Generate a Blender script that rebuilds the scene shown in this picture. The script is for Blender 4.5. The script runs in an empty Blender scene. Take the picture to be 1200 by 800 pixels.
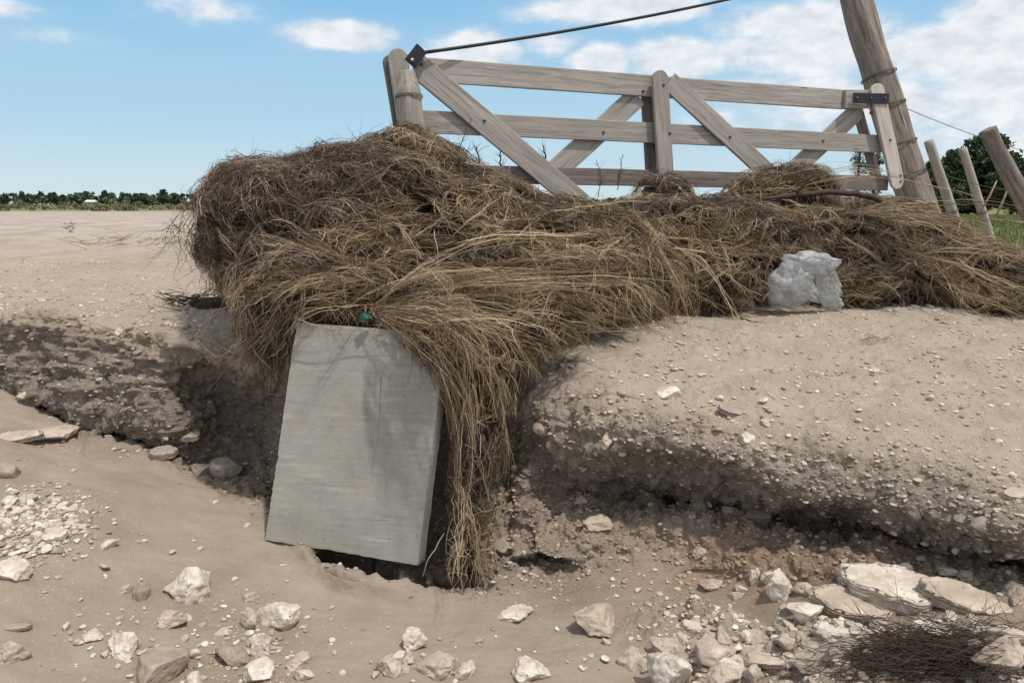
import bpy, bmesh, math, random, time
T0 = time.time()
import numpy as np
from mathutils import Vector, Matrix
from mathutils.bvhtree import BVHTree
from math import radians as R, sin, cos, tan, atan, pi

SC = bpy.context.scene
COL = SC.collection
rng = np.random.default_rng(7)
random.seed(7)

# ------------------------------------------------------------------ camera
FPX = 900.0
PITCH = R(10.1)
cam_d = bpy.data.cameras.new('camera'); cam = bpy.data.objects.new('camera', cam_d); COL.objects.link(cam)
cam_d.sensor_width = 36; cam_d.lens = FPX/1200*36; cam_d.clip_end = 8000; cam_d.clip_start = 0.02
cam.location = (0, 0, 0); cam.rotation_euler = (pi/2-PITCH, 0, 0)
SC.camera = cam

# ------------------------------------------------------------------ sun, sky, exposure
SUN_AZ = math.atan2(0.52, -0.50)      # clockwise from +Y
SUN_EL = R(65)
SUN_DIR = Vector((sin(SUN_AZ)*cos(SUN_EL), cos(SUN_AZ)*cos(SUN_EL), sin(SUN_EL)))
sun_d = bpy.data.lights.new('sun', 'SUN'); sun = bpy.data.objects.new('sun', sun_d); COL.objects.link(sun)
sun_d.energy = 3.3; sun_d.angle = R(2.0); sun_d.color = (1, .935, .85)
sun.rotation_euler = (-SUN_DIR).to_track_quat('-Z', 'Y').to_euler()
SC.view_settings.view_transform = 'Standard'; SC.view_settings.look = 'None'
SC.view_settings.exposure = 0.03; SC.view_settings.gamma = 1
SC.view_settings.use_curve_mapping = False

def dir_of(px, py):
    a = (px-600)/FPX; b = (400-py)/FPX
    return Vector((a, cos(PITCH)+b*sin(PITCH), -sin(PITCH)+b*cos(PITCH)))

def build_world():
    w = bpy.data.worlds.new('World'); SC.world = w; w.use_nodes = True
    nt = w.node_tree; N = nt.nodes; L = nt.links
    N.clear()
    out = N.new('ShaderNodeOutputWorld'); bg = N.new('ShaderNodeBackground'); L.new(bg.outputs[0], out.inputs[0])
    bg.inputs[1].default_value = 0.10
    sky = N.new('ShaderNodeTexSky'); sky.sky_type = 'NISHITA'; sky.sun_disc = False
    sky.sun_elevation = SUN_EL; sky.sun_rotation = SUN_AZ; sky.altitude = 0
    sky.air_density = 1.0; sky.dust_density = 0.4; sky.ozone_density = 1.5
    def m(op, a, b=None, c=None):
        n = N.new('ShaderNodeMath'); n.operation = op
        for i, v in enumerate((a, b, c)):
            if v is None: continue
            if isinstance(v, (int, float)): n.inputs[i].default_value = v
            else: L.new(v, n.inputs[i])
        return n.outputs[0]
    tc = N.new('ShaderNodeTexCoord'); sep = N.new('ShaderNodeSeparateXYZ'); L.new(tc.outputs['Generated'], sep.inputs[0])
    X, Y, Z = sep.outputs
    az = m('ARCTAN2', X, Y); el = m('ARCSINE', Z)
    # the air column is paler and bluer towards the horizon
    rp = N.new('ShaderNodeValToRGB'); rp.color_ramp.interpolation = 'EASE'
    for e_, (p_, c_) in zip([rp.color_ramp.elements[0], rp.color_ramp.elements[1], rp.color_ramp.elements.new(.1), rp.color_ramp.elements.new(.3)],
                            [(0, (4.5, 6.3, 7.5)), (1, (1.5, 3.2, 5.6)), (.12, (3.1, 5.5, 7.5)), (.27, (1.75, 4.5, 7.5))]):
        e_.position = p_; e_.color = (*[x/10 for x in c_], 1)
    L.new(m('MAXIMUM', el, 0.0), rp.inputs[0])
    sc_ = N.new('ShaderNodeMixRGB'); sc_.blend_type = 'MULTIPLY'; sc_.inputs[0].default_value = 1; L.new(rp.outputs[0], sc_.inputs[1]); sc_.inputs[2].default_value = (13.6, 12.1, 11.3, 1)
    gr = N.new('ShaderNodeMixRGB'); gr.inputs[0].default_value = .85
    L.new(sky.outputs[0], gr.inputs[1]); L.new(sc_.outputs[0], gr.inputs[2])
    comb = N.new('ShaderNodeCombineXYZ')
    L.new(az, comb.inputs[0]); L.new(m('MULTIPLY', el, 1.9), comb.inputs[1])
    n1 = N.new('ShaderNodeTexNoise'); n1.inputs['Scale'].default_value = 9; n1.inputs['Detail'].default_value = 8
    n1.inputs['Roughness'].default_value = .55; L.new(comb.outputs[0], n1.inputs['Vector'])
    n2 = N.new('ShaderNodeTexNoise'); n2.inputs['Scale'].default_value = 26; n2.inputs['Detail'].default_value = 7
    n2.inputs['Roughness'].default_value = .6; L.new(comb.outputs[0], n2.inputs['Vector'])
    n3 = N.new('ShaderNodeTexNoise'); n3.inputs['Scale'].default_value = 5; n3.inputs['Detail'].default_value = 3
    L.new(comb.outputs[0], n3.inputs['Vector'])
    clouds = [(395,42,62,17,1.0),(240,10,75,22,.55),(45,42,70,14,.35),(-10,8,60,14,.6),(555,62,52,26,.95),(505,66,30,14,.6),
              (700,72,36,22,.95),(650,52,40,16,.65),(725,12,125,20,.9),(800,68,60,24,1.0),(870,60,60,26,.7),(960,60,110,44,.75),
              (915,25,110,26,.8),(1120,60,120,40,.95),(1170,95,90,60,.95),(1050,120,120,40,.65),(1130,124,45,5,1.0),(940,135,170,40,.5),
              (1180,20,90,30,.9),(860,100,130,14,.55),(960,98,60,10,.7),(1200,180,160,40,.55),(700,150,160,25,.25),
              (1150,150,170,50,.6),(1500,80,220,90,.9),(-400,70,200,30,.7),(1400,-150,300,80,.8),(600,-260,260,70,.7),(-200,-200,200,50,.6)]
    tot = None
    for (px, py, rx, ry, s) in clouds:
        d = dir_of(px, py).normalized(); a0 = math.atan2(d.x, d.y); e0 = math.asin(d.z)
        dx = dir_of(px+rx, py).normalized(); dy = dir_of(px, py-ry).normalized()
        ra = max(abs(math.atan2(dx.x, dx.y)-a0), .004); re = max(abs(math.asin(dy.z)-e0), .003)
        u = m('MULTIPLY', m('SUBTRACT', az, a0), 1/ra); v = m('MULTIPLY', m('SUBTRACT', el, e0), 1/re)
        r2 = m('ADD', m('MULTIPLY', u, u), m('MULTIPLY', v, v))
        g = m('MULTIPLY', m('EXPONENT', m('MULTIPLY', r2, -.85)), s)
        tot = g if tot is None else m('MAXIMUM', tot, g)
    # unseen broken cloud added overhead and behind the camera to whiten the skylight
    high = N.new('ShaderNodeMapRange'); high.interpolation_type = 'SMOOTHSTEP'; L.new(el, high.inputs[0])
    high.inputs[1].default_value = .5; high.inputs[2].default_value = 1.0; high.inputs[4].default_value = .75
    back = N.new('ShaderNodeMapRange'); back.interpolation_type = 'SMOOTHSTEP'; L.new(Y, back.inputs[0])
    back.inputs[1].default_value = .1; back.inputs[2].default_value = -.5; back.inputs[4].default_value = .85
    tot = m('MAXIMUM', tot, m('MAXIMUM', high.outputs[0], back.outputs[0]))
    nz = m('ADD', m('MULTIPLY', n1.outputs[0], .62), m('MULTIPLY', n2.outputs[0], .38))
    c = m('SUBTRACT', m('ADD', m('MULTIPLY', tot, .74), nz), .67)
    ramp = N.new('ShaderNodeMapRange'); ramp.interpolation_type = 'SMOOTHSTEP'
    ramp.inputs[1].default_value = 0; ramp.inputs[2].default_value = .34; L.new(c, ramp.inputs[0])
    veil = m('MULTIPLY', m('MULTIPLY', tot, .40), 1.0)
    cov = m('MINIMUM', m('ADD', m('MULTIPLY', ramp.outputs[0], .85), veil), .96)
    cc = N.new('ShaderNodeValToRGB'); cc.color_ramp.elements[0].position = .3; cc.color_ramp.elements[1].position = .62
    cc.color_ramp.elements[0].color = (6.4, 7.0, 7.7, 1); cc.color_ramp.elements[1].color = (8.9, 9.1, 9.4, 1)
    L.new(n2.outputs[0], cc.inputs[0])
    mix = N.new('ShaderNodeMixRGB'); L.new(cov, mix.inputs[0]); L.new(gr.outputs[0], mix.inputs[1]); L.new(cc.outputs[0], mix.inputs[2])
    L.new(mix.outputs[0], bg.inputs[0])
build_world()

# ------------------------------------------------------------------ helpers
def at(px, py, d):
    v = dir_of(px, py); return v*(d/v.y)
def mpp(px, py, d):                      # metres per photo pixel there
    v = dir_of(px, py); return (d/v.y)/FPX
def at_np(px, py, d):
    a = (px-600)/FPX; b = (400-py)/FPX
    t = d/(cos(PITCH)+b*sin(PITCH))
    return np.stack([a*t, d, t*(-sin(PITCH)+b*cos(PITCH))], -1)

from concurrent.futures import ThreadPoolExecutor
POOL = ThreadPoolExecutor(8)
def threaded(fn, P, seed):
    if P.size < 200000: return fn(P, seed)
    sh = P.shape[:-1]; parts = np.array_split(P.reshape(-1, 3), max(8, P.size//240000))
    res = list(POOL.map(lambda q: fn(q, seed), parts))
    if isinstance(res[0], tuple): return tuple(np.concatenate([r[i] for r in res]).reshape(sh) for i in range(len(res[0])))
    return np.concatenate(res).reshape(sh)
def hash3(ix, iy, iz, seed=0):
    h = (ix.astype(np.int64)*73856093) ^ (iy.astype(np.int64)*19349663) ^ (iz.astype(np.int64)*83492791) ^ (seed*2654435761)
    h = (h ^ (h >> 13))*1274126177 & 0xffffffff
    h = (h ^ (h >> 16))*2246822519 & 0xffffffff
    h = (h ^ (h >> 15)) & 0xffffffff
    return h
def pnoise(P, seed=0):
    return threaded(pnoise_, P, seed)
def pnoise_(P, seed=0):                   # gradient noise, about -1..1
    F = np.floor(P); I = F.astype(np.int64); f = P-F
    u = f*f*f*(f*(f*6-15)+10)
    res = 0
    for dx in (0, 1):
        for dy in (0, 1):
            for dz in (0, 1):
                h = hash3(I[..., 0]+dx, I[..., 1]+dy, I[..., 2]+dz, seed)
                gx = (h & 1023)/511.5-1; gy = ((h >> 10) & 1023)/511.5-1; gz = ((h >> 20) & 1023)/511.5-1
                dot = gx*(f[..., 0]-dx)+gy*(f[..., 1]-dy)+gz*(f[..., 2]-dz)
                w = (u[..., 0] if dx else 1-u[..., 0])*(u[..., 1] if dy else 1-u[..., 1])*(u[..., 2] if dz else 1-u[..., 2])
                res = res+w*dot
    return res*1.1
def fbm(P, oct=4, seed=0, gain=.5):
    r = 0; a = 1.
    for o in range(oct):
        r = r+a*pnoise(P*(2**o)+o*7.3, seed+o); a *= gain
    return r
def worley(P, seed=0):
    return threaded(worley_, P, seed)
def worley_(P, seed=0):                   # F1, F2-F1, cell random
    F = np.floor(P); I = F.astype(np.int64)
    d1 = np.full(P.shape[:-1], 9.); d2 = np.full(P.shape[:-1], 9.); rid = np.zeros(P.shape[:-1])
    for dx in (-1, 0, 1):
        for dy in (-1, 0, 1):
            for dz in (-1, 0, 1):
                h = hash3(I[..., 0]+dx, I[..., 1]+dy, I[..., 2]+dz, seed)
                c = np.stack([F[..., 0]+dx+(h & 1023)/1023., F[..., 1]+dy+((h >> 10) & 1023)/1023., F[..., 2]+dz+((h >> 20) & 1023)/1023.], -1)
                d = np.sqrt(((P-c)**2).sum(-1))
                m = d < d1
                d2 = np.where(m, d1, np.minimum(d2, d)); rid = np.where(m, (h & 255)/255., rid); d1 = np.where(m, d, d1)
    return d1, d2-d1, rid

def raw_mesh(name, V, Q, smooth=True, attrs=None):
    """V (n,3), Q (m,k) same-size faces"""
    me = bpy.data.meshes.new(name); V = np.ascontiguousarray(V, dtype=np.float32); Q = np.ascontiguousarray(Q, dtype=np.int32)
    k = Q.shape[1]
    me.vertices.add(len(V)); me.vertices.foreach_set('co', V.ravel())
    me.loops.add(Q.size); me.loops.foreach_set('vertex_index', Q.ravel())
    me.polygons.add(len(Q)); me.polygons.foreach_set('loop_start', np.arange(0, Q.size, k, dtype=np.int32))
    me.update(calc_edges=True)
    me.polygons.foreach_set('use_smooth', np.full(len(Q), smooth, dtype=bool))
    for an, (typ, arr) in (attrs or {}).items():
        at_ = me.attributes.new(an, typ, 'POINT')
        at_.data.foreach_set('vector' if typ == 'FLOAT_VECTOR' else 'value', np.ascontiguousarray(arr, dtype=np.float32).ravel())
    return me

class MB:
    """collects shapes of one part"""
    def __init__(s): s.v = []; s.f = []; s.g = []; s.sm = []
    def add(s, V, F, G=None, smooth=False):
        o = len(s.v); s.v += [tuple(map(float, p)) for p in V]; s.f += [tuple(int(i)+o for i in f) for f in F]
        G = V if G is None else G
        s.g += [tuple(map(float, p)) for p in G]; s.sm += [smooth]*len(F)
        return s
    def tube(s, P, rad, n=8, seed=0, rough=0., cap=True, smooth=True, flat=1.0):
        P = [Vector(p) for p in P]; k = len(P)
        if not hasattr(rad, '__len__'): rad = [rad]*k
        T = [(P[min(i+1, k-1)]-P[max(i-1, 0)]).normalized() for i in range(k)]
        ref = Vector((0, 0, 1)) if abs(T[0].z) < .9 else Vector((1, 0, 0))
        u = T[0].cross(ref).normalized(); V = []; G = []; L = 0
        for i in range(k):
            u = (u-T[i]*u.dot(T[i])).normalized(); w = T[i].cross(u)
            if i: L += (P[i]-P[i-1]).length
            for j in range(n):
                a = 2*pi*j/n
                r = rad[i]
                if rough: r *= 1+rough*float(pnoise(np.array([cos(a)*1.3+seed*3.1, sin(a)*1.3, L*2.0/max(rad[0]*8, .02)]), seed))
                V.append(P[i]+u*cos(a)*r+w*sin(a)*r*flat); G.append((L, cos(a)*rad[i], sin(a)*rad[i]+seed*.37))
        F = [(i*n+j, i*n+(j+1) % n, (i+1)*n+(j+1) % n, (i+1)*n+j) for i in range(k-1) for j in range(n)]
        if cap: F += [tuple(range(n-1, -1, -1)), tuple((k-1)*n+j for j in range(n))]
        return s.add(V, F, G, smooth)
    def board(s, p0, p1, w, th, nrm, round1=False, round0=False, bev=.006, seed=0, warp=0.0):
        """plank from p0 to p1, its face towards nrm; ends may be rounded"""
        p0 = Vector(p0); p1 = Vector(p1); ax = (p1-p0); L = ax.length; ax.normalize()
        nrm = (nrm-ax*nrm.dot(ax)).normalized(); sd = ax.cross(nrm)
        prof = []
        def end(x, sgn, rnd):
            if rnd:
                return [(x+sgn*(-w/2+w/2*cos(t)), w/2*sin(t)) for t in [(-pi/2+pi*i/10)*sgn for i in range(11)]]
            return [(x, -w/2*sgn), (x, w/2*sgn)]
        ns = 14
        prof += end(L, 1, round1)
        xs = [L-(L)*i/ns for i in range(1, ns)]
        prof += [(x, w/2) for x in xs]
        prof += end(0, -1, round0)
        prof += [(x, -w/2) for x in reversed(xs)]
        n = len(prof)
        cx, cy = L/2, 0
        V = []; G = []
        def ring(z, ins):
            for (x, y) in prof:
                xx = min(max(x, ins), L-ins); yy = math.copysign(max(abs(y)-ins, 0), y) if abs(y) > 1e-6 else 0
                b = warp*sin(pi*xx/L)
                wob = .0025*float(pnoise(np.array([xx*3.+seed, (1 if y > 0 else 0)*5., seed*1.7]), 3))
                V.append(p0+ax*xx+sd*(yy+wob)+nrm*(z+b)); G.append((xx+seed*3.13, yy+seed*.71, z))
        ring(-th/2, bev); ring(-th/2+bev, 0); ring(th/2-bev, 0); ring(th/2, bev)
        F = []
        for r in range(3):
            for j in range(n):
                F.append((r*n+j, r*n+(j+1) % n, (r+1)*n+(j+1) % n, (r+1)*n+j))
        # caps as strips
        F += [tuple(range(n-1, -1, -1)), tuple(3*n+j for j in range(n))]
        return s.add(V, F, G)
    def build(s, name, mat, parent=None):
        off = Vector(parent_world(parent)) if parent else Vector((0, 0, 0))
        me = bpy.data.meshes.new(name)
        me.from_pydata([tuple(Vector(p)-off) for p in s.v], [], s.f)
        me.polygons.foreach_set('use_smooth', s.sm)
        a = me.attributes.new('gc', 'FLOAT_VECTOR', 'POINT'); a.data.foreach_set('vector', [c for g in s.g for c in g])
        bm = bmesh.new(); bm.from_mesh(me); bmesh.ops.recalc_face_normals(bm, faces=bm.faces); bm.to_mesh(me); bm.free()
        me.materials.append(mat)
        o = bpy.data.objects.new(name, me); COL.objects.link(o)
        if parent: o.parent = parent
        return o
def parent_world(p):
    v = Vector((0, 0, 0))
    while p is not None: v += p.location; p = p.parent
    return v
def tag(o, label=None, cat=None, group=None, kind=None):
    if label: o['label'] = label
    if cat: o['category'] = cat
    if group: o['group'] = group
    if kind: o['kind'] = kind
    return o
def thing(name, loc, label, cat, group=None):
    o = bpy.data.objects.new(name, None); COL.objects.link(o); o.location = loc; o.empty_display_size = .1
    return tag(o, label, cat, group)
def mesh_obj(name, me, mat, parent=None, loc=None):
    me.materials.clear(); me.materials.append(mat)
    o = bpy.data.objects.new(name, me); COL.objects.link(o)
    if parent: o.parent = parent
    if loc is not None: o.location = loc
    return o

# ------------------------------------------------------------------ materials
class NT:
    def __init__(s, name, rough=.85, spec=.25):
        s.m = bpy.data.materials.new(name); s.m.use_nodes = True; s.t = s.m.node_tree; s.N = s.t.nodes; s.L = s.t.links
        s.b = s.N['Principled BSDF']; s.b.inputs['Roughness'].default_value = rough; s.b.inputs['Specular IOR Level'].default_value = spec
    def lk(s, v, i):
        if isinstance(v, (int, float)): i.default_value = v
        elif isinstance(v, tuple): i.default_value = v if len(v) == 4 or i.type == 'VECTOR' else (*v, 1)
        else: s.L.new(v, i)
    def math(s, op, a, b=0., c=0.):
        n = s.N.new('ShaderNodeMath'); n.operation = op
        for i, v in enumerate((a, b, c)): s.lk(v, n.inputs[i])
        return n.outputs[0]
    def mix(s, f, a, b, mode='MIX'):
        n = s.N.new('ShaderNodeMixRGB'); n.blend_type = mode; s.lk(f, n.inputs[0]); s.lk(a, n.inputs[1]); s.lk(b, n.inputs[2]); return n.outputs[0]
    def pos(s): return s.N.new('ShaderNodeNewGeometry').outputs['Position']
    def obj(s): return s.N.new('ShaderNodeTexCoord').outputs['Object']
    def attr(s, n, out='Fac'):
        a = s.N.new('ShaderNodeAttribute'); a.attribute_name = n; return a.outputs[out]
    def vec(s, v, sc=(1, 1, 1), loc=(0, 0, 0), rot=(0, 0, 0)):
        n = s.N.new('ShaderNodeMapping'); s.L.new(v, n.inputs[0]); n.inputs['Scale'].default_value = sc; n.inputs['Location'].default_value = loc
        n.inputs['Rotation'].default_value = rot; return n.outputs[0]
    def noise(s, v, sc, det=5, rough=.55, dist=0., out=0):
        n = s.N.new('ShaderNodeTexNoise'); s.L.new(v, n.inputs['Vector']); n.inputs['Scale'].default_value = sc
        n.inputs['Detail'].default_value = det; n.inputs['Roughness'].default_value = rough; n.inputs['Distortion'].default_value = dist
        return n.outputs[out]
    def voro(s, v, sc, feat='F1', out='Distance', rnd=1.):
        n = s.N.new('ShaderNodeTexVoronoi'); n.feature = feat; s.L.new(v, n.inputs['Vector']); n.inputs['Scale'].default_value = sc
        n.inputs['Randomness'].default_value = rnd; return n.outputs[out]
    def mr(s, v, a, b, c=0., d=1., sm=True):
        n = s.N.new('ShaderNodeMapRange'); n.interpolation_type = 'SMOOTHSTEP' if sm else 'LINEAR'
        for i, x in enumerate((v, a, b, c, d)): s.lk(x, n.inputs[i])
        return n.outputs[0]
    def ramp(s, v, els):
        n = s.N.new('ShaderNodeValToRGB'); cr = n.color_ramp
        while len(cr.elements) < len(els): cr.elements.new(.5)
        for e, (p, c) in zip(cr.elements, els): e.position = p; e.color = (*c, 1)
        s.L.new(v, n.inputs[0]); return n.outputs[0]
    def col(s, c): s.lk(c, s.b.inputs['Base Color']); return s
    def bump(s, h, st=.3, dist=.01, prev=None):
        n = s.N.new('ShaderNodeBump'); n.inputs['Strength'].default_value = st; n.inputs['Distance'].default_value = dist
        s.L.new(h, n.inputs['Height'])
        if prev is not None: s.L.new(prev, n.inputs['Normal'])
        s.L.new(n.outputs[0], s.b.inputs['Normal']); return n.outputs[0]

def ground_mat():
    m = NT('soil', .92, .15); P = m.pos()
    soil = m.attr('soil'); red = m.attr('red'); far = m.attr('far'); peb = m.attr('peb'); wet = m.attr('wet'); green = m.attr('green')
    big = m.noise(P, 1.3, 5, .6); mid = m.noise(P, 7, 6, .62); fine = m.noise(P, 45, 6, .65); vf = m.noise(P, 220, 4, .6)
    dry = m.ramp(mid, [(.3, (.26, .214, .166)), (.52, (.318, .265, .210)), (.72, (.385, .327, .265))])
    dry = m.mix(m.mr(big, .45, .65), dry, m.mix(.4, dry, (.30, .235, .18)))
    dry = m.mix(m.mr(vf, .35, .7, 0, .3), dry, (.42, .36, .30))
    damp = m.noise(m.vec(P, (1, 1.6, 1)), .9, 4, .6)
    dry = m.mix(m.mr(damp, .5, .66, 0, .45), dry, (.265, .212, .168))
    wn = m.noise(m.vec(P, (1, 2.2, 1)), 2.2, 5, .6)
    mudc = m.ramp(wn, [(.32, (.165, .128, .097)), (.5, (.215, .169, .130)), (.68, (.27, .218, .172))])
    mudc = m.mix(m.mr(vf, .4, .7, 0, .3), mudc, (.31, .255, .205))
    dry = m.mix(wet, dry, mudc)
    dirt = m.ramp(fine, [(.28, (.145, .120, .098)), (.5, (.24, .203, .168)), (.7, (.35, .30, .252))])
    dirt = m.mix(m.mr(mid, .4, .65, 0, .6), dirt, (.21, .172, .14))
    strata = m.noise(m.vec(P, (3, 3, 26)), 1., 4, .6)
    dirt = m.mix(m.mr(strata, .45, .65, 0, .22), dirt, (.14, .113, .09))
    redc = m.ramp(fine, [(.3, (.15, .098, .068)), (.5, (.235, .162, .115)), (.72, (.33, .25, .19))])
    c = m.mix(soil, dry, dirt); c = m.mix(red, c, redc)
    # pale grit and pebbles
    vd = m.voro(P, 55, 'F1'); vc = m.voro(P, 55, 'F1', 'Color')
    sp = m.N.new('ShaderNodeSeparateColor'); m.L.new(vc, sp.inputs[0])
    pick = m.mr(sp.outputs[0], .62, .66, 0, 1)
    pm = m.math('MULTIPLY', m.math('MULTIPLY', m.mr(vd, .34, .22, 0, 1), pick), peb)
    c = m.mix(pm, c, m.mix(sp.outputs[1], (.36, .30, .24), (.62, .56, .49)))
    vd2 = m.voro(P, 140, 'F1'); vc2 = m.voro(P, 140, 'F1', 'Color'); sp2 = m.N.new('ShaderNodeSeparateColor'); m.L.new(vc2, sp2.inputs[0])
    pm2 = m.math('MULTIPLY', m.math('MULTIPLY', m.mr(vd2, .4, .2, 0, 1), m.mr(sp2.outputs[0], .55, .6)), peb)
    c = m.mix(pm2, c, m.mix(sp2.outputs[1], (.20, .165, .13), (.60, .53, .46)))
    # far field: pale dry sand with debris streaks, then scrub green
    fn = m.noise(m.vec(P, (1, .8, 1)), 1.3, 7, .7)
    fc = m.ramp(fn, [(.34, (.24, .20, .165)), (.5, (.37, .315, .265)), (.66, (.48, .42, .36))])
    c = m.mix(m.math('MULTIPLY', far, .8), c, fc)
    gn = m.noise(m.vec(P, (.3, .3, .3)), 1.2, 6, .7)
    c = m.mix(green, c, m.ramp(gn, [(.35, (.075, .10, .035)), (.5, (.14, .16, .06)), (.68, (.24, .21, .12))]))
    m.col(c)
    h = m.math('ADD', m.math('MULTIPLY', fine, 1.), m.math('ADD', m.math('MULTIPLY', vf, .5), m.math('ADD', m.math('MULTIPLY', pm, .8), m.math('MULTIPLY', pm2, .35))))
    hh = m.math('MULTIPLY', h, m.math('ADD', m.math('MULTIPLY', soil, .9), m.math('ADD', .30, m.math('MULTIPLY', peb, .45))))
    m.bump(hh, .9, .012)
    return m.m
def rock_mat(name, lo, mid, hi, mud=(.30, .24, .19), mudamt=.5, bd=.012):
    m = NT(name, .9, .2); P = m.obj(); W = m.pos()
    a = m.noise(P, 9, 6, .65); b = m.noise(P, 60, 5, .65); c0 = m.ramp(a, [(.33, lo), (.5, mid), (.66, hi)])
    info = m.N.new('ShaderNodeObjectInfo').outputs['Random']
    c0 = m.mix(m.mr(info, 0, 1, 0, .35, False), c0, m.mix(.6, c0, mud))
    c0 = m.mix(m.mr(m.noise(W, 18, 5, .6), .5, .62, 0, mudamt), c0, mud)
    pits = m.mr(m.voro(P, 38, 'F1'), .08, .26, 1, 0)
    pits = m.math('MULTIPLY', pits, m.mr(m.noise(P, 14, 3), .45, .6))
    c0 = m.mix(m.math('MULTIPLY', pits, .5), c0, tuple(x*.45 for x in mid))
    m.col(m.mix(m.mr(b, .4, .68, 0, .3), c0, tuple(x*.7 for x in mid)))
    m.bump(m.math('SUBTRACT', m.math('ADD', m.math('MULTIPLY', a, .8), m.math('MULTIPLY', b, .5)), m.math('MULTIPLY', pits, .5)), .8, bd)
    return m.m
def wood_mat(name, lo, mid, hi, grain=1.0, crack=.5):
    m = NT(name, .82, .25); G = m.attr('gc', 'Vector')
    g1 = m.noise(m.vec(G, (1.6, 26*grain, 26*grain)), 1.6, 7, .65, .6)
    g2 = m.noise(m.vec(G, (5, 110*grain, 110*grain)), 1.5, 5, .6, .2)
    bl = m.noise(m.vec(G, (1.6, 5, 5)), 2.2, 5, .65)
    c = m.ramp(g1, [(.3, lo), (.5, mid), (.7, hi)])
    c = m.mix(m.mr(bl, .38, .66, 0, .55), c, m.mix(.5, c, lo))
    c = m.mix(m.mr(g2, .55, .7, 0, .35), c, tuple(x*.5 for x in lo))
    ck = m.noise(m.vec(G, (1.1, 44, 44)), 1.4, 2, .5, .3)
    cm = m.math('MULTIPLY', m.mr(ck, .30, .355, 1, 0), crack)
    c = m.mix(cm, c, tuple(x*.3 for x in lo))
    oi = m.N.new('ShaderNodeObjectInfo').outputs['Random']
    c = m.mix(m.mr(oi, 0, 1, 0, .55, False), c, m.mix(.45, c, tuple(x*1.05 for x in lo)))
    mudn = m.noise(m.vec(G, (2.5, 4, 4)), 1.7, 6, .7)
    c = m.mix(m.mr(mudn, .56, .66, 0, .35), c, (.36, .30, .24))
    kn = m.mr(m.voro(m.vec(G, (1.1, 7, 7)), 1.9, 'F1'), .05, .11, .75, 0)
    c = m.mix(kn, c, tuple(x*.4 for x in lo))
    m.col(c); m.bump(m.math('SUBTRACT', m.math('ADD', g1, m.math('MULTIPLY', g2, .5)), m.math('MULTIPLY', cm, .8)), .5, .006)
    return m.m
def plain_mat(name, c, rough=.6, spec=.3, metal=0, var=.3, sc=30):
    m = NT(name, rough, spec); m.b.inputs['Metallic'].default_value = metal
    n = m.noise(m.pos(), sc, 5, .6); m.col(m.mix(m.mr(n, .35, .65, 0, var), c, tuple(x*.5 for x in c))); m.bump(n, .25, .004)
    return m.m
def straw_mat(name='dead_grass'):
    m = NT(name, .75, .2); r = m.attr('rnd'); t = m.attr('tone'); u = m.attr('along')
    gold = m.ramp(r, [(0, (.12, .084, .048)), (.35, (.26, .185, .108)), (.7, (.43, .325, .20)), (1, (.63, .51, .345))])
    brown = m.ramp(r, [(0, (.03, .022, .016)), (.45, (.085, .062, .046)), (.8, (.21, .155, .115)), (1, (.40, .32, .25))])
    c = m.mix(t, brown, gold)
    m.col(c)
    tr = m.N.new('ShaderNodeBsdfTranslucent'); m.L.new(c, tr.inputs[0])
    mx = m.N.new('ShaderNodeMixShader'); mx.inputs[0].default_value = .18
    out = m.N['Material Output']; m.L.new(m.b.outputs[0], mx.inputs[1]); m.L.new(tr.outputs[0], mx.inputs[2]); m.L.new(mx.outputs[0], out.inputs[0])
    return m.m
def concrete_mat():
    m = NT('concrete', .88, .25); G = m.attr('gc', 'Vector')
    a = m.noise(G, 2.6, 7, .65, .5); wv = m.noise(G, 1.7, 3, .5)
    Gw = m.N.new('ShaderNodeVectorMath'); Gw.operation = 'ADD'; m.L.new(m.vec(G, (1, 1, 1), (0, 0, 0), (0, 0, R(-4))), Gw.inputs[0])
    cv = m.N.new('ShaderNodeCombineXYZ'); m.L.new(m.math('MULTIPLY', wv, .07), cv.inputs[1]); m.L.new(cv.outputs[0], Gw.inputs[1])
    st = m.noise(m.vec(Gw.outputs[0], (2.2, 30, 3)), 1.3, 8, .72, .15); f = m.noise(G, 90, 6, .7); f2 = m.noise(G, 24, 6, .7)
    pt = m.mr(m.noise(G, 3.3, 3, .5), .38, .6)
    c = m.ramp(a, [(.3, (.24, .231, .205)), (.5, (.30, .288, .258)), (.7, (.37, .354, .316))])
    c = m.mix(m.math('MULTIPLY', m.mr(st, .50, .68), m.math('MULTIPLY', pt, .6)), c, (.47, .45, .40))
    c = m.mix(m.mr(st, .47, .32, 0, .6), c, (.185, .178, .155))
    c = m.mix(m.mr(f2, .5, .7, 0, .4), c, (.205, .198, .178)); c = m.mix(m.mr(f, .52, .68, 0, .4), c, (.40, .385, .345))
    sy = m.N.new('ShaderNodeSeparateXYZ'); m.L.new(G, sy.inputs[0])
    edge = m.mr(m.math('ADD', sy.outputs[1], m.math('MULTIPLY', a, .12)), .0, .14, .6, 0)
    c = m.mix(edge, c, (.36, .315, .26))
    mud = m.noise(G, 5, 5, .7); c = m.mix(m.mr(mud, .52, .66, 0, .4), c, (.31, .265, .21))
    holes = m.math('MULTIPLY', m.mr(m.voro(G, 21, 'F1'), .04, .11, 1, 0), m.mr(m.noise(G, 6, 2), .5, .6))
    c = m.mix(m.math('MULTIPLY', holes, .6), c, (.1, .095, .08))
    m.col(c); m.bump(m.math('SUBTRACT', m.math('ADD', m.math('MULTIPLY', st, .45), m.math('MULTIPLY', m.math('ADD', f, f2), .5)), m.math('MULTIPLY', holes, .8)), .5, .005)
    return m.m
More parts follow.
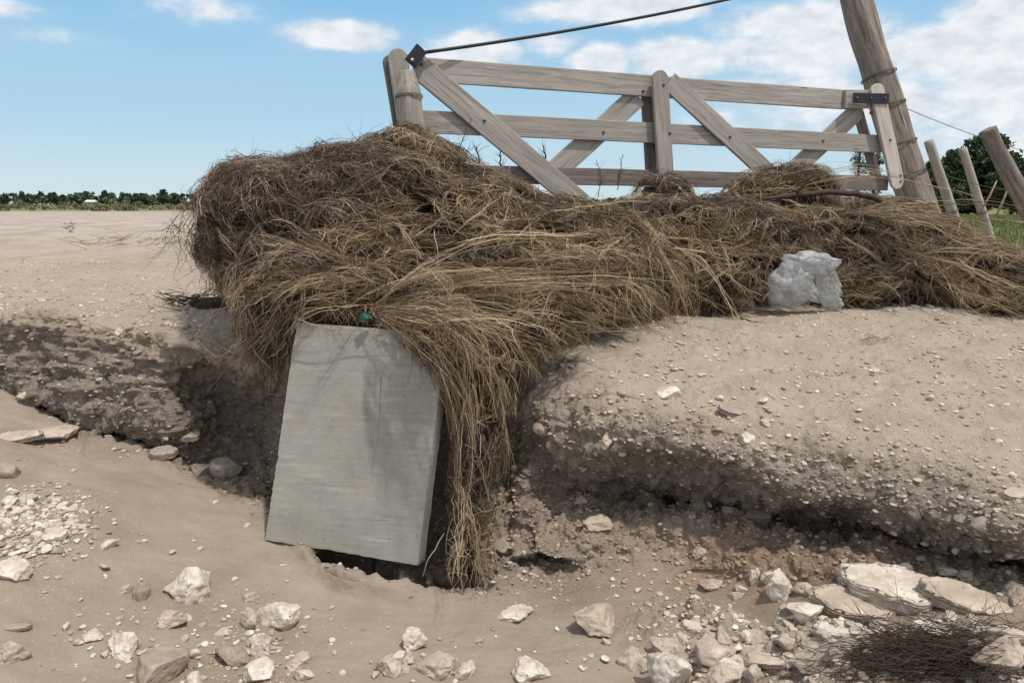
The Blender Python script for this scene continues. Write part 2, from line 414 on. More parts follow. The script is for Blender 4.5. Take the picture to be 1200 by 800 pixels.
def leaf_mat(name, lo, hi):
    m = NT(name, .6, .3); r = m.attr('rnd'); m.col(m.ramp(r, [(0, lo), (1, hi)])); return m.m

RK = dict(white=((.46, .395, .33), (.60, .53, .455), (.74, .68, .61)), tan=((.35, .29, .235), (.47, .40, .33), (.60, .52, .44)), grey=((.24, .2, .165), (.33, .28, .23), (.43, .37, .31)))
MS = {k: rock_mat('small_'+k, *v, mudamt=.35, bd=.00025) for k, v in RK.items()}
M = dict(
    soil=ground_mat(),
    white=rock_mat('limestone', (.44, .375, .31), (.62, .55, .475), (.76, .70, .63), mudamt=.4),
    tan=rock_mat('tan_stone', (.32, .26, .205), (.45, .375, .305), (.58, .50, .42), mudamt=.5),
    grey=rock_mat('grey_stone', (.23, .19, .155), (.33, .275, .225), (.43, .37, .31), mudamt=.5),
    red=rock_mat('red_clod', (.16, .10, .07), (.25, .165, .115), (.36, .27, .2), mud=(.22, .14, .1)),
    gate=wood_mat('weathered_board', (.205, .185, .165), (.345, .318, .29), (.46, .43, .40), 1., .45),
    gate_dark=wood_mat('dark_board', (.11, .088, .078), (.18, .15, .135), (.26, .225, .205), 1., .4),  # darker board colour for the lower rail and rear stiles
    gate_sunlit=wood_mat('sunlit_board', (.34, .30, .26), (.50, .455, .41), (.62, .57, .52), 1., .3),  # pale tone holds the sunlight on the twisted right stile
    post=wood_mat('grey_post', (.19, .17, .14), (.33, .30, .255), (.47, .43, .38), .8, .8),
    pole=wood_mat('bark_pole', (.085, .07, .06), (.21, .178, .15), (.35, .305, .26), .5, .9),
    black=plain_mat('black_steel', (.022, .023, .028), .45, .4, .3), wire=plain_mat('rusty_wire', (.10, .08, .065), .6, .3, .5),
    bolt=plain_mat('bolt_steel', (.12, .11, .11), .4, .5, .7), twig=plain_mat('dark_twig', (.075, .052, .038), .8, .2, 0, .6, 60),
    palestick=plain_mat('pale_stick', (.36, .29, .215), .8, .2, 0, .5, 60), straw=straw_mat(), concrete=concrete_mat(),
    core=plain_mat('matted_grass_shade', (.045, .033, .024), .95, .1, 0, .6, 25),  # brown matted grass, darkened further so gaps in the heap read as shade
    leaf=leaf_mat('dark_foliage', (.012, .024, .010), (.05, .085, .028)), trunk=plain_mat('tree_bark', (.07, .055, .045), .9),
    leaf_far=leaf_mat('far_foliage', (.030, .055, .030), (.075, .11, .055)),
    scrub=leaf_mat('scrub', (.075, .08, .035), (.25, .215, .13)), grass=leaf_mat('green_grass', (.075, .105, .03), (.25, .28, .10)),
)

# ------------------------------------------------------------------ the ground sheet
# columns by bearing; every column is a profile of the eroded bank: (row pixel, distance) or (row pixel, -height)
def ang(py): return PITCH+np.arctan((py-400)/FPX)
COLS = {
 -300: [(1000,-1.52),(800,-1.45),(700,-1.35),(560,-1.20),(455,-1.08),(448,4.65),(425,4.5),(400,4.5),(378,4.42),(345,-.63),(322,-.60)],
    0: [(1000,-1.60),(800,-1.55),(700,-1.42),(560,-1.25),(466,-1.12),(460,4.62),(440,4.42),(405,4.42),(374,4.40),(345,-.63),(322,-.60)],
   50: [(1000,-1.62),(800,-1.58),(710,-1.47),(590,-1.33),(485,-1.19),(478,4.50),(455,4.28),(405,4.38),(371,4.40),(345,-.63),(322,-.60)],
  100: [(1000,-1.63),(800,-1.60),(720,-1.52),(610,-1.38),(514,-1.27),(507,4.28),(470,4.15),(410,4.25),(374,4.35),(345,-.63),(322,-.60)],
  150: [(1000,-1.65),(800,-1.62),(725,-1.56),(620,-1.44),(520,-1.31),(512,4.35),(480,4.12),(425,4.20),(388,4.30),(350,-.63),(322,-.60)],
  200: [(1000,-1.66),(800,-1.64),(730,-1.59),(640,-1.50),(545,-1.38),(538,4.15),(505,4.05),(450,4.15),(402,4.12),(370,-.65),(322,-.60)],
  250: [(1000,-1.67),(800,-1.65),(735,-1.62),(650,-1.54),(570,-1.46),(558,4.10),(520,4.25),(460,4.35),(412,4.02),(372,-.66),(322,-.60)],
  310: [(1000,-1.68),(800,-1.66),(740,-1.64),(665,-1.58),(592,-1.52),(574,4.0),(535,4.25),(460,4.35),(425,4.00),(380,-.67),(322,-.60)],
  340: [(1000,-1.68),(800,-1.67),(740,-1.65),(682,-1.61),(634,-1.575),(625,3.65),(570,3.9),(480,4.2),(428,4.00),(382,-.67),(322,-.60)],
  375: [(1000,-1.68),(800,-1.67),(742,-1.66),(690,-1.62),(659,3.16),(690,3.36),(640,3.75),(560,4.0),(430,4.00),(385,-.67),(322,-.60)],
 410: [(1000,-1.68),(800,-1.68),(745,-1.66),(700,-1.63),(673,3.06),(740,3.24),(660,3.75),(560,4.0),(430,4.00),(385,-.67),(322,-.60)],
  480: [(1000,-1.68),(800,-1.68),(750,-1.68),(715,-1.66),(690,3.03),(745,3.18),(670,3.6),(560,3.9),(430,3.95),(385,-.68),(322,-.60)],
  530: [(1000,-1.68),(800,-1.69),(755,-1.69),(725,-1.68),(700,3.05),(700,3.22),(645,3.55),(550,3.8),(440,3.90),(388,-.69),(322,-.60)],
  590: [(1000,-1.68),(800,-1.69),(760,-1.69),(730,-1.69),(703,-1.67),(672,3.25),(605,3.50),(540,3.8),(470,3.75),(392,-.70),(322,-.60)],
  640: [(1000,-1.68),(800,-1.69),(765,-1.70),(735,-1.70),(704,-1.69),(655,3.26),(565,3.62),(512,3.56),(480,3.60),(440,3.80),(378,-.68)],
  700: [(1000,-1.68),(800,-1.69),(760,-1.69),(715,-1.67),(668,-1.61),(612,3.42),(576,3.74),(520,3.37),(480,3.42),(415,3.90),(374,-.68)],
  750: [(1000,-1.68),(800,-1.69),(750,-1.67),(700,-1.65),(652,-1.57),(606,3.45),(586,3.80),(518,3.32),(482,3.38),(420,3.85),(368,-.67)],
  800: [(1000,-1.67),(800,-1.68),(750,-1.66),(700,-1.64),(655,-1.57),(608,3.40),(594,3.78),(525,3.25),(492,3.31),(425,3.82),(365,-.67)],
  900: [(1000,-1.62),(800,-1.62),(765,-1.62),(735,-1.61),(695,-1.55),(625,3.18),(608,3.50),(560,3.06),(518,3.14),(440,3.70),(364,-.67)],
 1000: [(1000,-1.55),(800,-1.55),(770,-1.54),(745,-1.52),(705,-1.47),(634,3.02),(618,3.30),(585,2.92),(540,3.01),(450,3.60),(367,-.67)],
 1100: [(1000,-1.50),(800,-1.49),(775,-1.47),(750,-1.45),(715,2.62),(662,2.86),(646,3.08),(608,2.74),(562,2.85),(460,3.50),(374,-.67)],
 1200: [(1000,-1.44),(800,-1.42),(775,-1.40),(755,-1.38),(722,2.48),(688,2.68),(668,2.88),(630,2.56),(580,2.69),(470,3.40),(381,-.68)],
 1500: [(1000,-1.40),(800,-1.36),(770,-1.32),(750,-1.28),(735,2.20),(705,2.35),(690,2.55),(660,2.6),(635,2.35),(500,3.10),(390,-.68)],
}
FARROWS = [(7.8, -.61), (10.5, -.60), (16., -.60), (35., -.60), (75., -.60), (200., -.60), (700., -.60), (5000., -.60)]
def pchip(x, Y, xn):
    """monotone cubic through Y (n, ...) at x"""
    x = np.asarray(x, float); Y = np.asarray(Y, float); h = np.diff(x); d = np.diff(Y, axis=0)/h.reshape(-1, *[1]*(Y.ndim-1))
    m_ = np.zeros_like(Y); a = d[:-1]; b = d[1:]
    w1 = (2*h[1:]+h[:-1]).reshape(-1, *[1]*(Y.ndim-1)); w2 = (h[1:]+2*h[:-1]).reshape(-1, *[1]*(Y.ndim-1))
    with np.errstate(divide='ignore', invalid='ignore'):
        hm = (w1+w2)/(w1/a+w2/b)
    m_[1:-1] = np.where(a*b > 0, hm, 0); m_[0] = d[0]; m_[-1] = d[-1]
    i = np.clip(np.searchsorted(x, xn, side='right')-1, 0, len(x)-2); t = (xn-x[i])/h[i]
    t = t.reshape(-1, *[1]*(Y.ndim-1)); hh = h[i].reshape(t.shape)
    return (2*t**3-3*t**2+1)*Y[i]+(t**3-2*t**2+t)*hh*m_[i]+(-2*t**3+3*t**2)*Y[i+1]+(t**3-t**2)*hh*m_[i+1]

def build_ground():
    cx = sorted(COLS); tab = []
    for c in cx:
        row = []
        for py, v in COLS[c]:
            row.append((py, v if v > 0 else -v/math.tan(ang(py))))
        for d, z in FARROWS:
            row.append((400+FPX*math.tan(math.atan(-z/d)-PITCH), d))
        tab.append(row)
    tab = np.array(tab)                     # (ncol, nrow, 2)
    # interpolate the log of the distance
    tab[..., 1] = np.log(tab[..., 1])
    un = np.concatenate([np.linspace(-300, -60, 60, endpoint=False), np.linspace(-60, 1260, 1150, endpoint=False), np.linspace(1260, 1500, 60)])
    seg = [46, 60, 66, 90, 100, 90, 90, 80, 120, 120, 80, 50, 40, 40, 30, 20, 12, 8]
    vn = np.concatenate([np.linspace(i, i+1, s, endpoint=False) for i, s in enumerate(seg)]+[np.array([len(seg)])])
    G = pchip(np.arange(tab.shape[1]), np.moveaxis(tab, 1, 0), vn)      # rows
    # slanted wobble so that banks do not read as straight lofts
    G = pchip(np.array(cx, float), np.moveaxis(G, 1, 0), un)            # (nu, nv, 2)
    px = np.repeat(un[:, None], len(vn), 1); py = G[..., 0]; d = np.exp(G[..., 1])
    P = at_np(px, py, d)
    VV = np.repeat(vn[None], len(un), 0)
    # masks
    def bump(a, lo, hi, s): return 1/(1+np.exp(-(a-lo)/s))*1/(1+np.exp((a-hi)/s))
    wob = fbm(P*2.2, 3, 5)
    face = bump(VV+wob*.35, 3.95, 8.15, .10)
    soft = bump(px, 690, 900, 30)*bump(py, 640, 800, 14)
    face *= 1-.75*soft
    ridge = bump(px+fbm(P*3, 2, 9)*60, 770, 1600, 18)*bump(VV, .2, 2.75, .18)
    rubble = np.clip(bump(px, 560, 905, 20)*bump(py+wob*20, 560, 690, 10), 0, 1)
    # normals of the smooth sheet
    def normals(P):
        du = np.gradient(P, axis=0); dv = np.gradient(P, axis=1); n = np.cross(du, dv); n /= np.linalg.norm(n, axis=-1, keepdims=True)+1e-12; return n
    Nn = normals(P)
    # caves and hollows worn back into the bank
    for (cx_, cy_, rx, ry, dep) in [(640,684,38,22,.42),(612,676,18,12,.12),(275,500,55,60,.12),(120,470,30,14,.05),(860,596,60,14,.08),(1120,628,50,12,.06),(820,676,30,8,.05),(60,440,30,8,.04),(1010,600,40,10,.05)]:
        g = np.exp(-(((px-cx_)/rx)**2+((py-cy_)/ry)**2)**1.5)*((VV > 3.2) & (VV < 8))
        P[..., 1] += g*dep
    nearm = 1/(1+np.exp((d-12)/1.5))
    off = fbm(P*np.array([.8, .8, .8]), 3, 11)*.05*nearm
    lip = np.exp(-((VV-7.7)/.9)**2)*nearm*(px < 1260)
    off += lip*(fbm(P*np.array([2.2, 1, 1]), 3, 71)*.07)
    off += fbm(P*3.2, 3, 12)*(.016+.050*face+.05*ridge)*nearm
    off += np.exp(-((np.log(d)-2.7)/.7)**2)*fbm(P*np.array([1.1, .7, 1]), 3, 14)*.07
    off += fbm(P*np.array([9, 9, 9.]), 3, 13)*(.004+.020*face+.022*ridge)*nearm
    off += fbm(P*28, 3, 18)*(.0020+.0095*face+.012*ridge)*nearm
    # strata, clods on the faces
    st = fbm(P*np.array([2.5, 2.5, 17]), 3, 21)
    off += st*.038*face*(px < 330)+st*.009*face*(px >= 330)
    sel = ((face > .08) | (ridge > .08)) & (px > -80) & (px < 1290)
    Q = P[sel]
    f1, f21, rid = worley(Q*15+fbm(Q*9, 2, 31)[:, None]*.5, 3); f1b, _, rb = worley(Q*34, 4)
    amp = (np.maximum(face, ridge)*(1-.65*np.exp(-((VV-8.0)/.8)**2)*(px > 560)))[sel]
    cl = (np.clip(1-f1*1.35, 0, 1)**.7)*(rid > .4)*.030+(np.clip(1-f1b*1.4, 0, 1)**.7)*(rb > .35)*.011
    big1, _, rbb = worley(Q*6.5+fbm(Q*6, 2, 35)[:, None]*.4, 6)
    cl += np.clip(1-big1*1.4, 0, 1)**.6*(rbb > .55)*.05*np.maximum(ridge, rubble*.9)[sel]
    off[sel] += cl*amp*1.25
    # little rills on the sand and a foot-worn skin on the flat top
    sand = (1-face)*(1-ridge)
    top = (VV > 8.0)*nearm*sand
    off += sand*(VV < 4.3)*(fbm(P*np.array([4, 13, 4]), 3, 41)*.006)
    off += top*(fbm(P*24, 3, 44)*.008+np.clip(fbm(P*9, 2, 45), 0, 1)*.020)
    off += ridge*(.035+.05*np.clip(fbm(P*3.6, 3, 48)+.1, 0, 1))
    off += (VV > 8.2)*nearm*fbm(P*np.array([1.4, 2.5, 1]), 4, 46)*.03
    P = P+Nn*off[..., None]*np.where(Nn[..., 2:3] < -1, -1, 1)
    # undercut rim lies on the shaded side; distance masks
    far = 1/(1+np.exp(-(d-11)/3)); green = 1/(1+np.exp(-(d-72+fbm(P*.05, 2, 61)*14)/5))
    green = np.maximum(green, (1/(1+np.exp(-(px-1080)/25)))*(1/(1+np.exp(-(d-13+wob*2)/1.5))))
    red = np.clip(bump(px+wob*50, 800, 1080, 28)*bump(py+wob*12, 622, 700, 9)+.5*bump(px, 560, 800, 30)*bump(py+wob*12, 560, 640, 12)+.35*bump(px, 180, 330, 20)*bump(py, 540, 600, 8)*(VV > 3.9), 0, 1)
    red *= (VV > 3)*(VV < 6.5)
    peb = np.clip(.12+.55*top+.5*face+.9*ridge+.35*bump(VV, 2.6, 9, .3)*(px > 940)+.5*bump(px, -200, 120, 25)*bump(py, 560, 700, 20), 0, 1)*nearm
    peb = np.maximum(peb, .35*(d > 8)*(d < 60))
    wetm = np.clip(1/(1+np.exp((VV-4.2)/.12))*(.62+.5*fbm(P*1.5, 3, 83)), 0, 1)*(1-.7*np.exp(-(((px-30)/90)**2+((py-615)/45)**2)**1.5))*(1-.5*ridge)
    soilm = bump(VV+wob*.6, 4.1, 7.6, .33)*np.clip(face*1.3, 0, 1)
    soilm *= np.clip(1-.55*rubble, 0, 1); soilm = np.clip(soilm-ridge*.3, 0, 1)
    # near strip and behind the camera, then wide flanks
    nu, nv = px.shape
    X0 = P[:, :1]
    ext = []
    for yy, zz in ((-6., -1.3), (-3., -1.5), (.2, -1.58)):
        e = X0.copy(); e[..., 0] = (np.linspace(-1, 1, nu)*6)[:, None]; e[..., 1] = yy; e[..., 2] = zz+fbm(e*.8, 2, 3)*.04; ext.append(e)
    P = np.concatenate(ext+[P], 1)
    pad = lambda a, v=None: np.concatenate([np.repeat(a[:, :1], 3, 1), a], 1)
    A = {k: pad(v) for k, v in dict(wet=wetm, soil=soilm, red=red, far=far, peb=peb, green=green).items()}
    L = P[:, :, :].copy()
    def flank(E, sgn):
        o = []
        for k in (1, 2, 3):
            e = E.copy(); e[:, 0] += sgn*np.array([1.5, 6, 40])[k-1]*(1+np.maximum(E[:, 1], 0)*.35); o.append(e)
        return o
    lf = flank(P[0], -1); rf = flank(P[-1], 1)
    P = np.concatenate([np.stack(lf[::-1]), P, np.stack(rf)], 0)
    A = {k: np.concatenate([np.repeat(v[:1], 3, 0), v, np.repeat(v[-1:], 3, 0)], 0) for k, v in A.items()}
    nu, nv = P.shape[:2]
    idx = np.arange(nu*nv).reshape(nu, nv)
    Q = np.stack([idx[:-1, :-1], idx[1:, :-1], idx[1:, 1:], idx[:-1, 1:]], -1).reshape(-1, 4)
    me = raw_mesh('ground', P.reshape(-1, 3), Q, True, {k: ('FLOAT', v.ravel()) for k, v in A.items()})
    o = mesh_obj('ground', me, M['soil']); tag(o, 'pale sandy ground with the washed-out bank', kind='structure')
    # coarse copy for ray casts
    Pc = P[::2, ::2]; ic = np.arange(Pc.shape[0]*Pc.shape[1]).reshape(Pc.shape[:2])
    Qc = np.stack([ic[:-1, :-1], ic[1:, :-1], ic[1:, 1:], ic[:-1, 1:]], -1).reshape(-1, 4)
    bvh = BVHTree.FromPolygons(Pc.reshape(-1, 3).tolist(), Qc.tolist())
    inner = (slice(3, -3), slice(3, None))
    return P[inner], bvh, dict(px=px, py=py, d=d, V=VV, face=face, ridge=ridge, rubble=rubble, sand=sand, red=red, top=top)
GP, BVH, GA = build_ground()
def hit(px, py):
    d = dir_of(px, py).normalized(); loc, n, i, t = BVH.ray_cast(Vector((0, 0, 0)), d)
    if loc is None: loc = at(px, py, 60); n = Vector((0, 0, 1)); t = loc.length
    if n.dot(d) > 0: n = -n
    return loc, n
def drop(x, y, z=5):
    loc, n, i, t = BVH.ray_cast(Vector((x, y, z)), Vector((0, 0, -1)))
    return (loc.z if loc else -.62), (n if loc else Vector((0, 0, 1)))

# ------------------------------------------------------------------ stones
def ico(sub):
    bm = bmesh.new(); bmesh.ops.create_icosphere(bm, subdivisions=sub, radius=1)
    V = np.array([v.co[:] for v in bm.verts]); F = np.array([[v.index for v in f.verts] for f in bm.faces]); bm.free(); return V, F
ICO = {k: ico(k) for k in (1, 2, 3, 5)}
def rock_shape(seed, sub=5, cuts=9, sharp=1., rough=1.):
    r = np.random.default_rng(seed); V, F = ICO[sub]; V = V.copy()
    V *= (1+.22*pnoise(V*1.1+seed*3.7, seed))[:, None]
    for _ in range(cuts):
        n = r.normal(size=3); n /= np.linalg.norm(n); h = r.uniform(.42, .82); s = V@n; ex = np.maximum(s-h, 0); V -= n*(ex*(.92*sharp))[:, None]
    Nn = V/np.linalg.norm(V, axis=1, keepdims=True)
    o = fbm(V*2.4+seed, 4 if sub > 3 else 2, seed)*.10*rough
    if sub > 3:
        w, _, rid = worley(V*3.2+seed, seed); o += np.clip(.5-w, -.3, .5)*.10*rough
        o += fbm(V*9+seed, 3, seed+5)*.028*rough
    return V+Nn*o[:, None], F
def slab_shape(seed, sub=5):
    V, F = ICO[sub]; V = V.copy(); a = np.arctan2(V[:, 1], V[:, 0]); h = V[:, 2].copy(); rr = np.sqrt(V[:, 0]**2+V[:, 1]**2)
    ring = np.stack([np.cos(a), np.sin(a), a*0], 1)
    out = 1+.20*pnoise(ring*1.3+seed, seed)+.12*pnoise(ring*3.1+seed, seed+1)+.05*pnoise(ring*8+seed, seed+2)
    s = np.minimum(rr*1.22, 1.)**.8; lay = .06*pnoise(np.stack([np.cos(a)*1.5, np.sin(a)*1.5, h*4+seed], 1), seed+3)+.05*np.sign(pnoise(np.stack([a*0, a*0, h*6+seed], 1), seed+4))
    z = np.sign(h)*np.minimum(np.abs(h)*1.9, 1)**.7
    W = np.stack([np.cos(a)*s*(out+lay*(s > .8)), np.sin(a)*s*(out+lay*(s > .8)), z*(1+.10*pnoise(V*1.5+seed, seed))], 1)
    w, _, rid = worley(W*np.array([2.2, 2.2, 1])+seed, seed)
    W[:, 2] += (h > 0)*(fbm(W*np.array([2.6, 2.6, 0])+seed, 4, seed+6)*.38+np.clip(.5-w, -.2, .5)*.35)
    W += V*(fbm(V*7+seed, 3, seed+9)*.03)[:, None]
    return W, F
def stone_obj(name, seed, loc, size, rot, mat, sub=5, cuts=9, rough=1., me=None):
    if me is None:
        V, F = slab_shape(seed) if cuts == 0 else rock_shape(seed, sub, cuts, 1., rough); V = V*np.array(size)/2
        me = raw_mesh(name, V, F, True)
        o = mesh_obj(name, me, mat)
    else:
        o = bpy.data.objects.new(name, me); COL.objects.link(o); o.scale = [x/2 for x in size]
    o.location = loc; o.rotation_euler = rot
    return o
HERO = [
 # px, py, w, h, material, tilt, label, group
 (219,687,70,56,'white',0,'largest white lumpy rock on the sand left of the concrete slab'),
 (322,720,52,36,'white',.1,'white wedge-shaped rock just right of the largest white rock'),
 (146,756,48,30,'white',-.35,'long white rock tilted up to the right below the largest white rock'),
 (197,727,36,26,'tan',0,'tan lumpy stone directly under the largest white rock'),
 (167,693,22,32,'grey',.1,'narrow grey upright stone touching the largest white rock on its left'),
 (147,690,18,12,'tan',.1,'small tan stone left of the narrow grey upright stone'),
 (304,784,46,38,'white',0,'rounded white rock cut by the bottom edge, below the wedge-shaped rock'),
 (305,756,36,40,'white',.4,'upright whitish stone standing on top of the rounded white rock'),
 (271,768,38,28,'grey',0,'smooth brown-grey cobble beside the rounded white rock'),
 (293,726,22,34,'tan',0,'thin tan stone leaning on the wedge-shaped white rock'),
 (181,786,64,40,'grey',.15,'broad grey-tan rock half buried at the bottom edge'),
 (12,766,38,30,'tan',-.2,'pale block of stone cut by the left edge near the bottom corner'),
 (8,668,40,26,'white',-.3,'white pointed rock cut by the left edge'),
 (8,551,26,20,'grey',0,'dark grey cobble by itself at the left edge above the gravel'),
 (8,587,22,16,'white',0,'white stone at the left edge of the gravel patch'),
 (63,628,26,15,'white',-.3,'white flat stone in the middle of the gravel patch'),
 (126,637,20,13,'white',.2,'whitish stone at the right end of the gravel patch'),
 (108,746,26,15,'white',.2,'small white stone up left of the long tilted white rock'),
 (228,797,26,22,'white',0,'white stone tip at the bottom edge between the broad rock and the cobble'),
 (292,699,22,14,'tan',.2,'small tan pointed stone above the wedge-shaped rock'),
 (18,735,30,9,'grey',0,'thin dark flat flake of stone near the left edge'),
 (289,615,10,8,'white',0,'tiny white stone on the sand beside the lower left corner of the slab'),
 (483,754,32,26,'white',.2,'white crumbly rock in the lower middle below the slab'),
 (512,784,56,34,'tan',-.1,'broad crumbly tan rock cut by the bottom edge in the middle'),
 (545,787,28,24,'white',0,'rounded white stone at the right end of the broad crumbly tan rock'),
 (455,782,40,26,'tan',0,'rough tan stone at the left end of the broad crumbly tan rock'),
 (618,787,52,36,'white',0,'grey-white smooth rock cut by the bottom edge right of the middle'),
 (350,775,30,22,'tan',0,'tan stone right of the rounded white rock at the bottom edge'),
 (356,791,22,18,'white',0,'small white stone at the bottom edge right of the rounded white rock'),
 (604,721,40,15,'white',.25,'curved whitish stone sunk in mud below the hanging grass'),
 (704,733,58,32,'tan',-.2,'pitted ochre rock on the mud below the small cave'),
 (786,459,32,18,'white',0,'white stone on the lip of the right bank below the dry top'),
 (857,481,32,14,'grey',.5,'brown flat stone sticking up on the top of the right bank'),
 (875,513,22,17,'white',.2,'pale stone on the right bank edge over the deep shadow'),
 (897,494,18,12,'tan',.2,'tan stone above the pale stone on the right bank edge'),
 (637,503,24,15,'grey',0,'greyish stone stuck in the bank just right of the hanging grass'),
 (711,515,26,17,'tan',.3,'tan stone stuck in the face of the right bank above the dark hollow'),
 (916,690,30,50,'white',.2,'narrow white upright stone left of the layered slabs'),
 (884,675,16,24,'white',.1,'left one of two small white teeth-like stones in the red soil'),
 (899,676,14,22,'white',-.1,'right one of two small white teeth-like stones in the red soil'),
 (949,717,46,24,'white',.1,'cracked white stone at the foot of the narrow upright stone'),
 (938,690,22,18,'tan',.1,'small tan stone behind the narrow white upright stone'),
 (1000,712,84,40,'tan',.25,'thick grey-tan slab of rock between the cracked white stone and the broad white slab'),
 (1050,692,100,54,'white',.12,'broadest flat white mottled slab of rock under the right bank'),
 (1132,704,84,34,'tan',.3,'long knobbly tan rock right of the broad white slab'),
 (1112,670,26,17,'tan',0,'left pinkish stone above the long knobbly rock'),
 (1134,676,22,18,'tan',0,'right pinkish stone above the long knobbly rock'),
 (1192,700,26,22,'tan',0,'stone cut by the right edge beside the long knobbly rock'),
 (1098,735,40,22,'white',0,'pale stone sunk in mud below the long knobbly rock'),
 (1176,772,60,50,'tan',0,'big knobbly tan rock behind the dark twigs at the right edge'),
 (783,784,54,50,'white',.3,'crumbly whitish rock at the bottom edge right of the mud'),
 (838,768,64,34,'tan',.2,'knobbly tan rock in the foreground left of the dark twigs'),
 (895,772,60,30,'tan',.2,'rugged tan rock just left of the dark twigs'),
 (958,772,52,26,'tan',.1,'low tan rock half covered by the dark twigs'),
 (990,740,56,20,'white',0,'flat pale stone below the thick grey-tan slab'),
 (820,648,18,12,'tan',0,'small pink stone at the foot of the red soil, uppermost there'),
 (833,686,26,16,'tan',0,'pale round stone at the left foot of the red soil'),
 (1192,579,30,13,'tan',0,'flat tan stone on the right bank at the right edge'),
 (1156,617,28,18,'grey',.3,'grey stone jutting from the shadow under the right bank near the edge'),
 (1128,607,14,10,'grey',.1,'small grey stone left of the jutting grey stone'),
 (856,597,16,12,'grey',.2,'small grey stone on the ledge under the deep shadow, leftmost'),
 (890,605,26,14,'grey',0,'flat grey stone on the ledge under the deep shadow'),
 (138,389,11,14,'white',0,'small white stone on the broken lip of the left bank'),
 (218,509,30,17,'tan',.2,'flat tan stone at the foot of the left bank in the shade'),
 (190,531,28,18,'grey',0,'roundish stone below the flat tan stone at the foot of the left bank'),
 (27,463,14,9,'white',0,'small white stone at the dark foot of the left bank near the edge'),
 (62,508,60,20,'tan',.1,'crumbly pale clod of earth on the sand under the left bank'),
 (20,512,50,14,'tan',-.1,'flat pale clod at the left edge under the left bank'),
 (262,548,34,26,'grey',.4,'brown rock in the deep shade left of the slab'),
 (232,552,26,16,'grey',.2,'smaller brown rock in the deep shade at the sand edge'),
 (700,612,34,22,'tan',.1,'pale knob of earth on the rubble right of the hanging grass'),
 (680,585,22,12,'tan',.1,'low knob of earth above the pale knob in the rubble'),
 (592,640,26,20,'grey',.2,'dark clod beside the hanging grass in the rubble'),
]
for i, (px, py, w, h, mt, tilt, lab) in enumerate(HERO):
    loc, n = hit(px, min(py+h*.32, 830)); t = loc.length*FPX/ (dir_of(px, py).length*FPX)
    k = t/FPX
    W = w*k*1.20; H = h*k*1.26; D = W*random.uniform(.7, .95); fw = 0.
    cuts = 15 if mt != 'grey' else 7; tr_ = -tilt*.9
    if w > 80 or 'flat' in lab: D = h*k*1.25; H = h*k*.42; fw = .30; cuts = 0; tr_ = tilt*.5; W *= .9
    p = dir_of(px, py)*t; p.y += D*.12; p.z -= H*.06
    stone_obj('rock', 100+i, p, (W, D, H), (random.uniform(-.15, .15)+fw, tr_, random.uniform(-.4, .4)), M[mt], 5, cuts, 1.1 if mt != 'grey' else .5)
    tag(bpy.context.scene.objects[-1] if False else COL.objects[-1], lab, 'rock', 'limestone rocks washed out on the ground')

# smaller stones, countable near the camera: 20 shapes, copied
variants = []
for i in range(18):
    V, F = rock_shape(500+i, 3, 13, 1., 1.)
    for mt in ('white', 'tan', 'grey'):
        me = raw_mesh('stone', V, F, i % 4 == 0); me.materials.append(MS[mt]); variants.append(me)
ZONES = [
 # label, n, px0, px1, py0, py1, size range (px), material weights
 ('small pale stone in the gravel patch at the left edge', 50, -20, 118, 575, 655, (6, 17), (6, 4, .4)),
 ('small stone scattered on the sand around the white rocks at lower left', 30, 60, 400, 640, 800, (5, 16), (6, 4, .4)),
 ('small stone on the mud in the lower middle', 26, 400, 720, 735, 800, (5, 15), (6, 4, .4)),
 ('small stone lying on the dry top of the right bank', 30, 700, 1200, 385, 560, (5, 13), (5, 5, .6)),
 ('small stone on the ledge under the shadow of the right bank', 26, 830, 1200, 595, 660, (6, 15), (2, 5, 2)),
 ('small stone stuck in the dark face of the right bank', 18, 620, 1150, 470, 600, (6, 13), (2, 5, 2)),
 ('small stone around the slabs in the lower right corner', 14, 860, 1200, 655, 800, (8, 20), (4, 6, .5)),
 ('small stone in the mud between the red soil and the cave', 14, 690, 880, 650, 720, (5, 12), (6, 4, .4)),
 ('small stone lodged in the left bank', 14, 90, 240, 380, 560, (5, 13), (3, 4, 3)),
]
for zi, (lab, n, x0, x1, y0, y1, sr, wts) in enumerate(ZONES):
    c = 0
    while c < n:
        px = random.uniform(x0, x1); py = random.uniform(y0, y1)
        if zi == 0 and py > 655-(px)*.1+0 : continue
        if zi == 0 and py < 575+max(px-20, 0)*.35: continue
        if 300 < px < 500 and py < 700: continue
        loc, nn = hit(px, py)
        s = sr[0]+(sr[1]-sr[0])*random.random()**2.2
        S = s*loc.length/FPX
        mt = random.choices((0, 1, 2), wts)[0]
        o = stone_obj('stone', 0, loc+nn*S*.18, (S, S*random.uniform(.6, .95), S*random.uniform(.45, .8)), (random.uniform(-.4, .4), random.uniform(-.4, .4), random.uniform(0, 6.3)), None, me=random.choice(variants[mt::3]))
        tag(o, lab, 'stone', lab.replace('small stone', 'small stones').replace('small pale stone', 'small pale stones'))
        c += 1

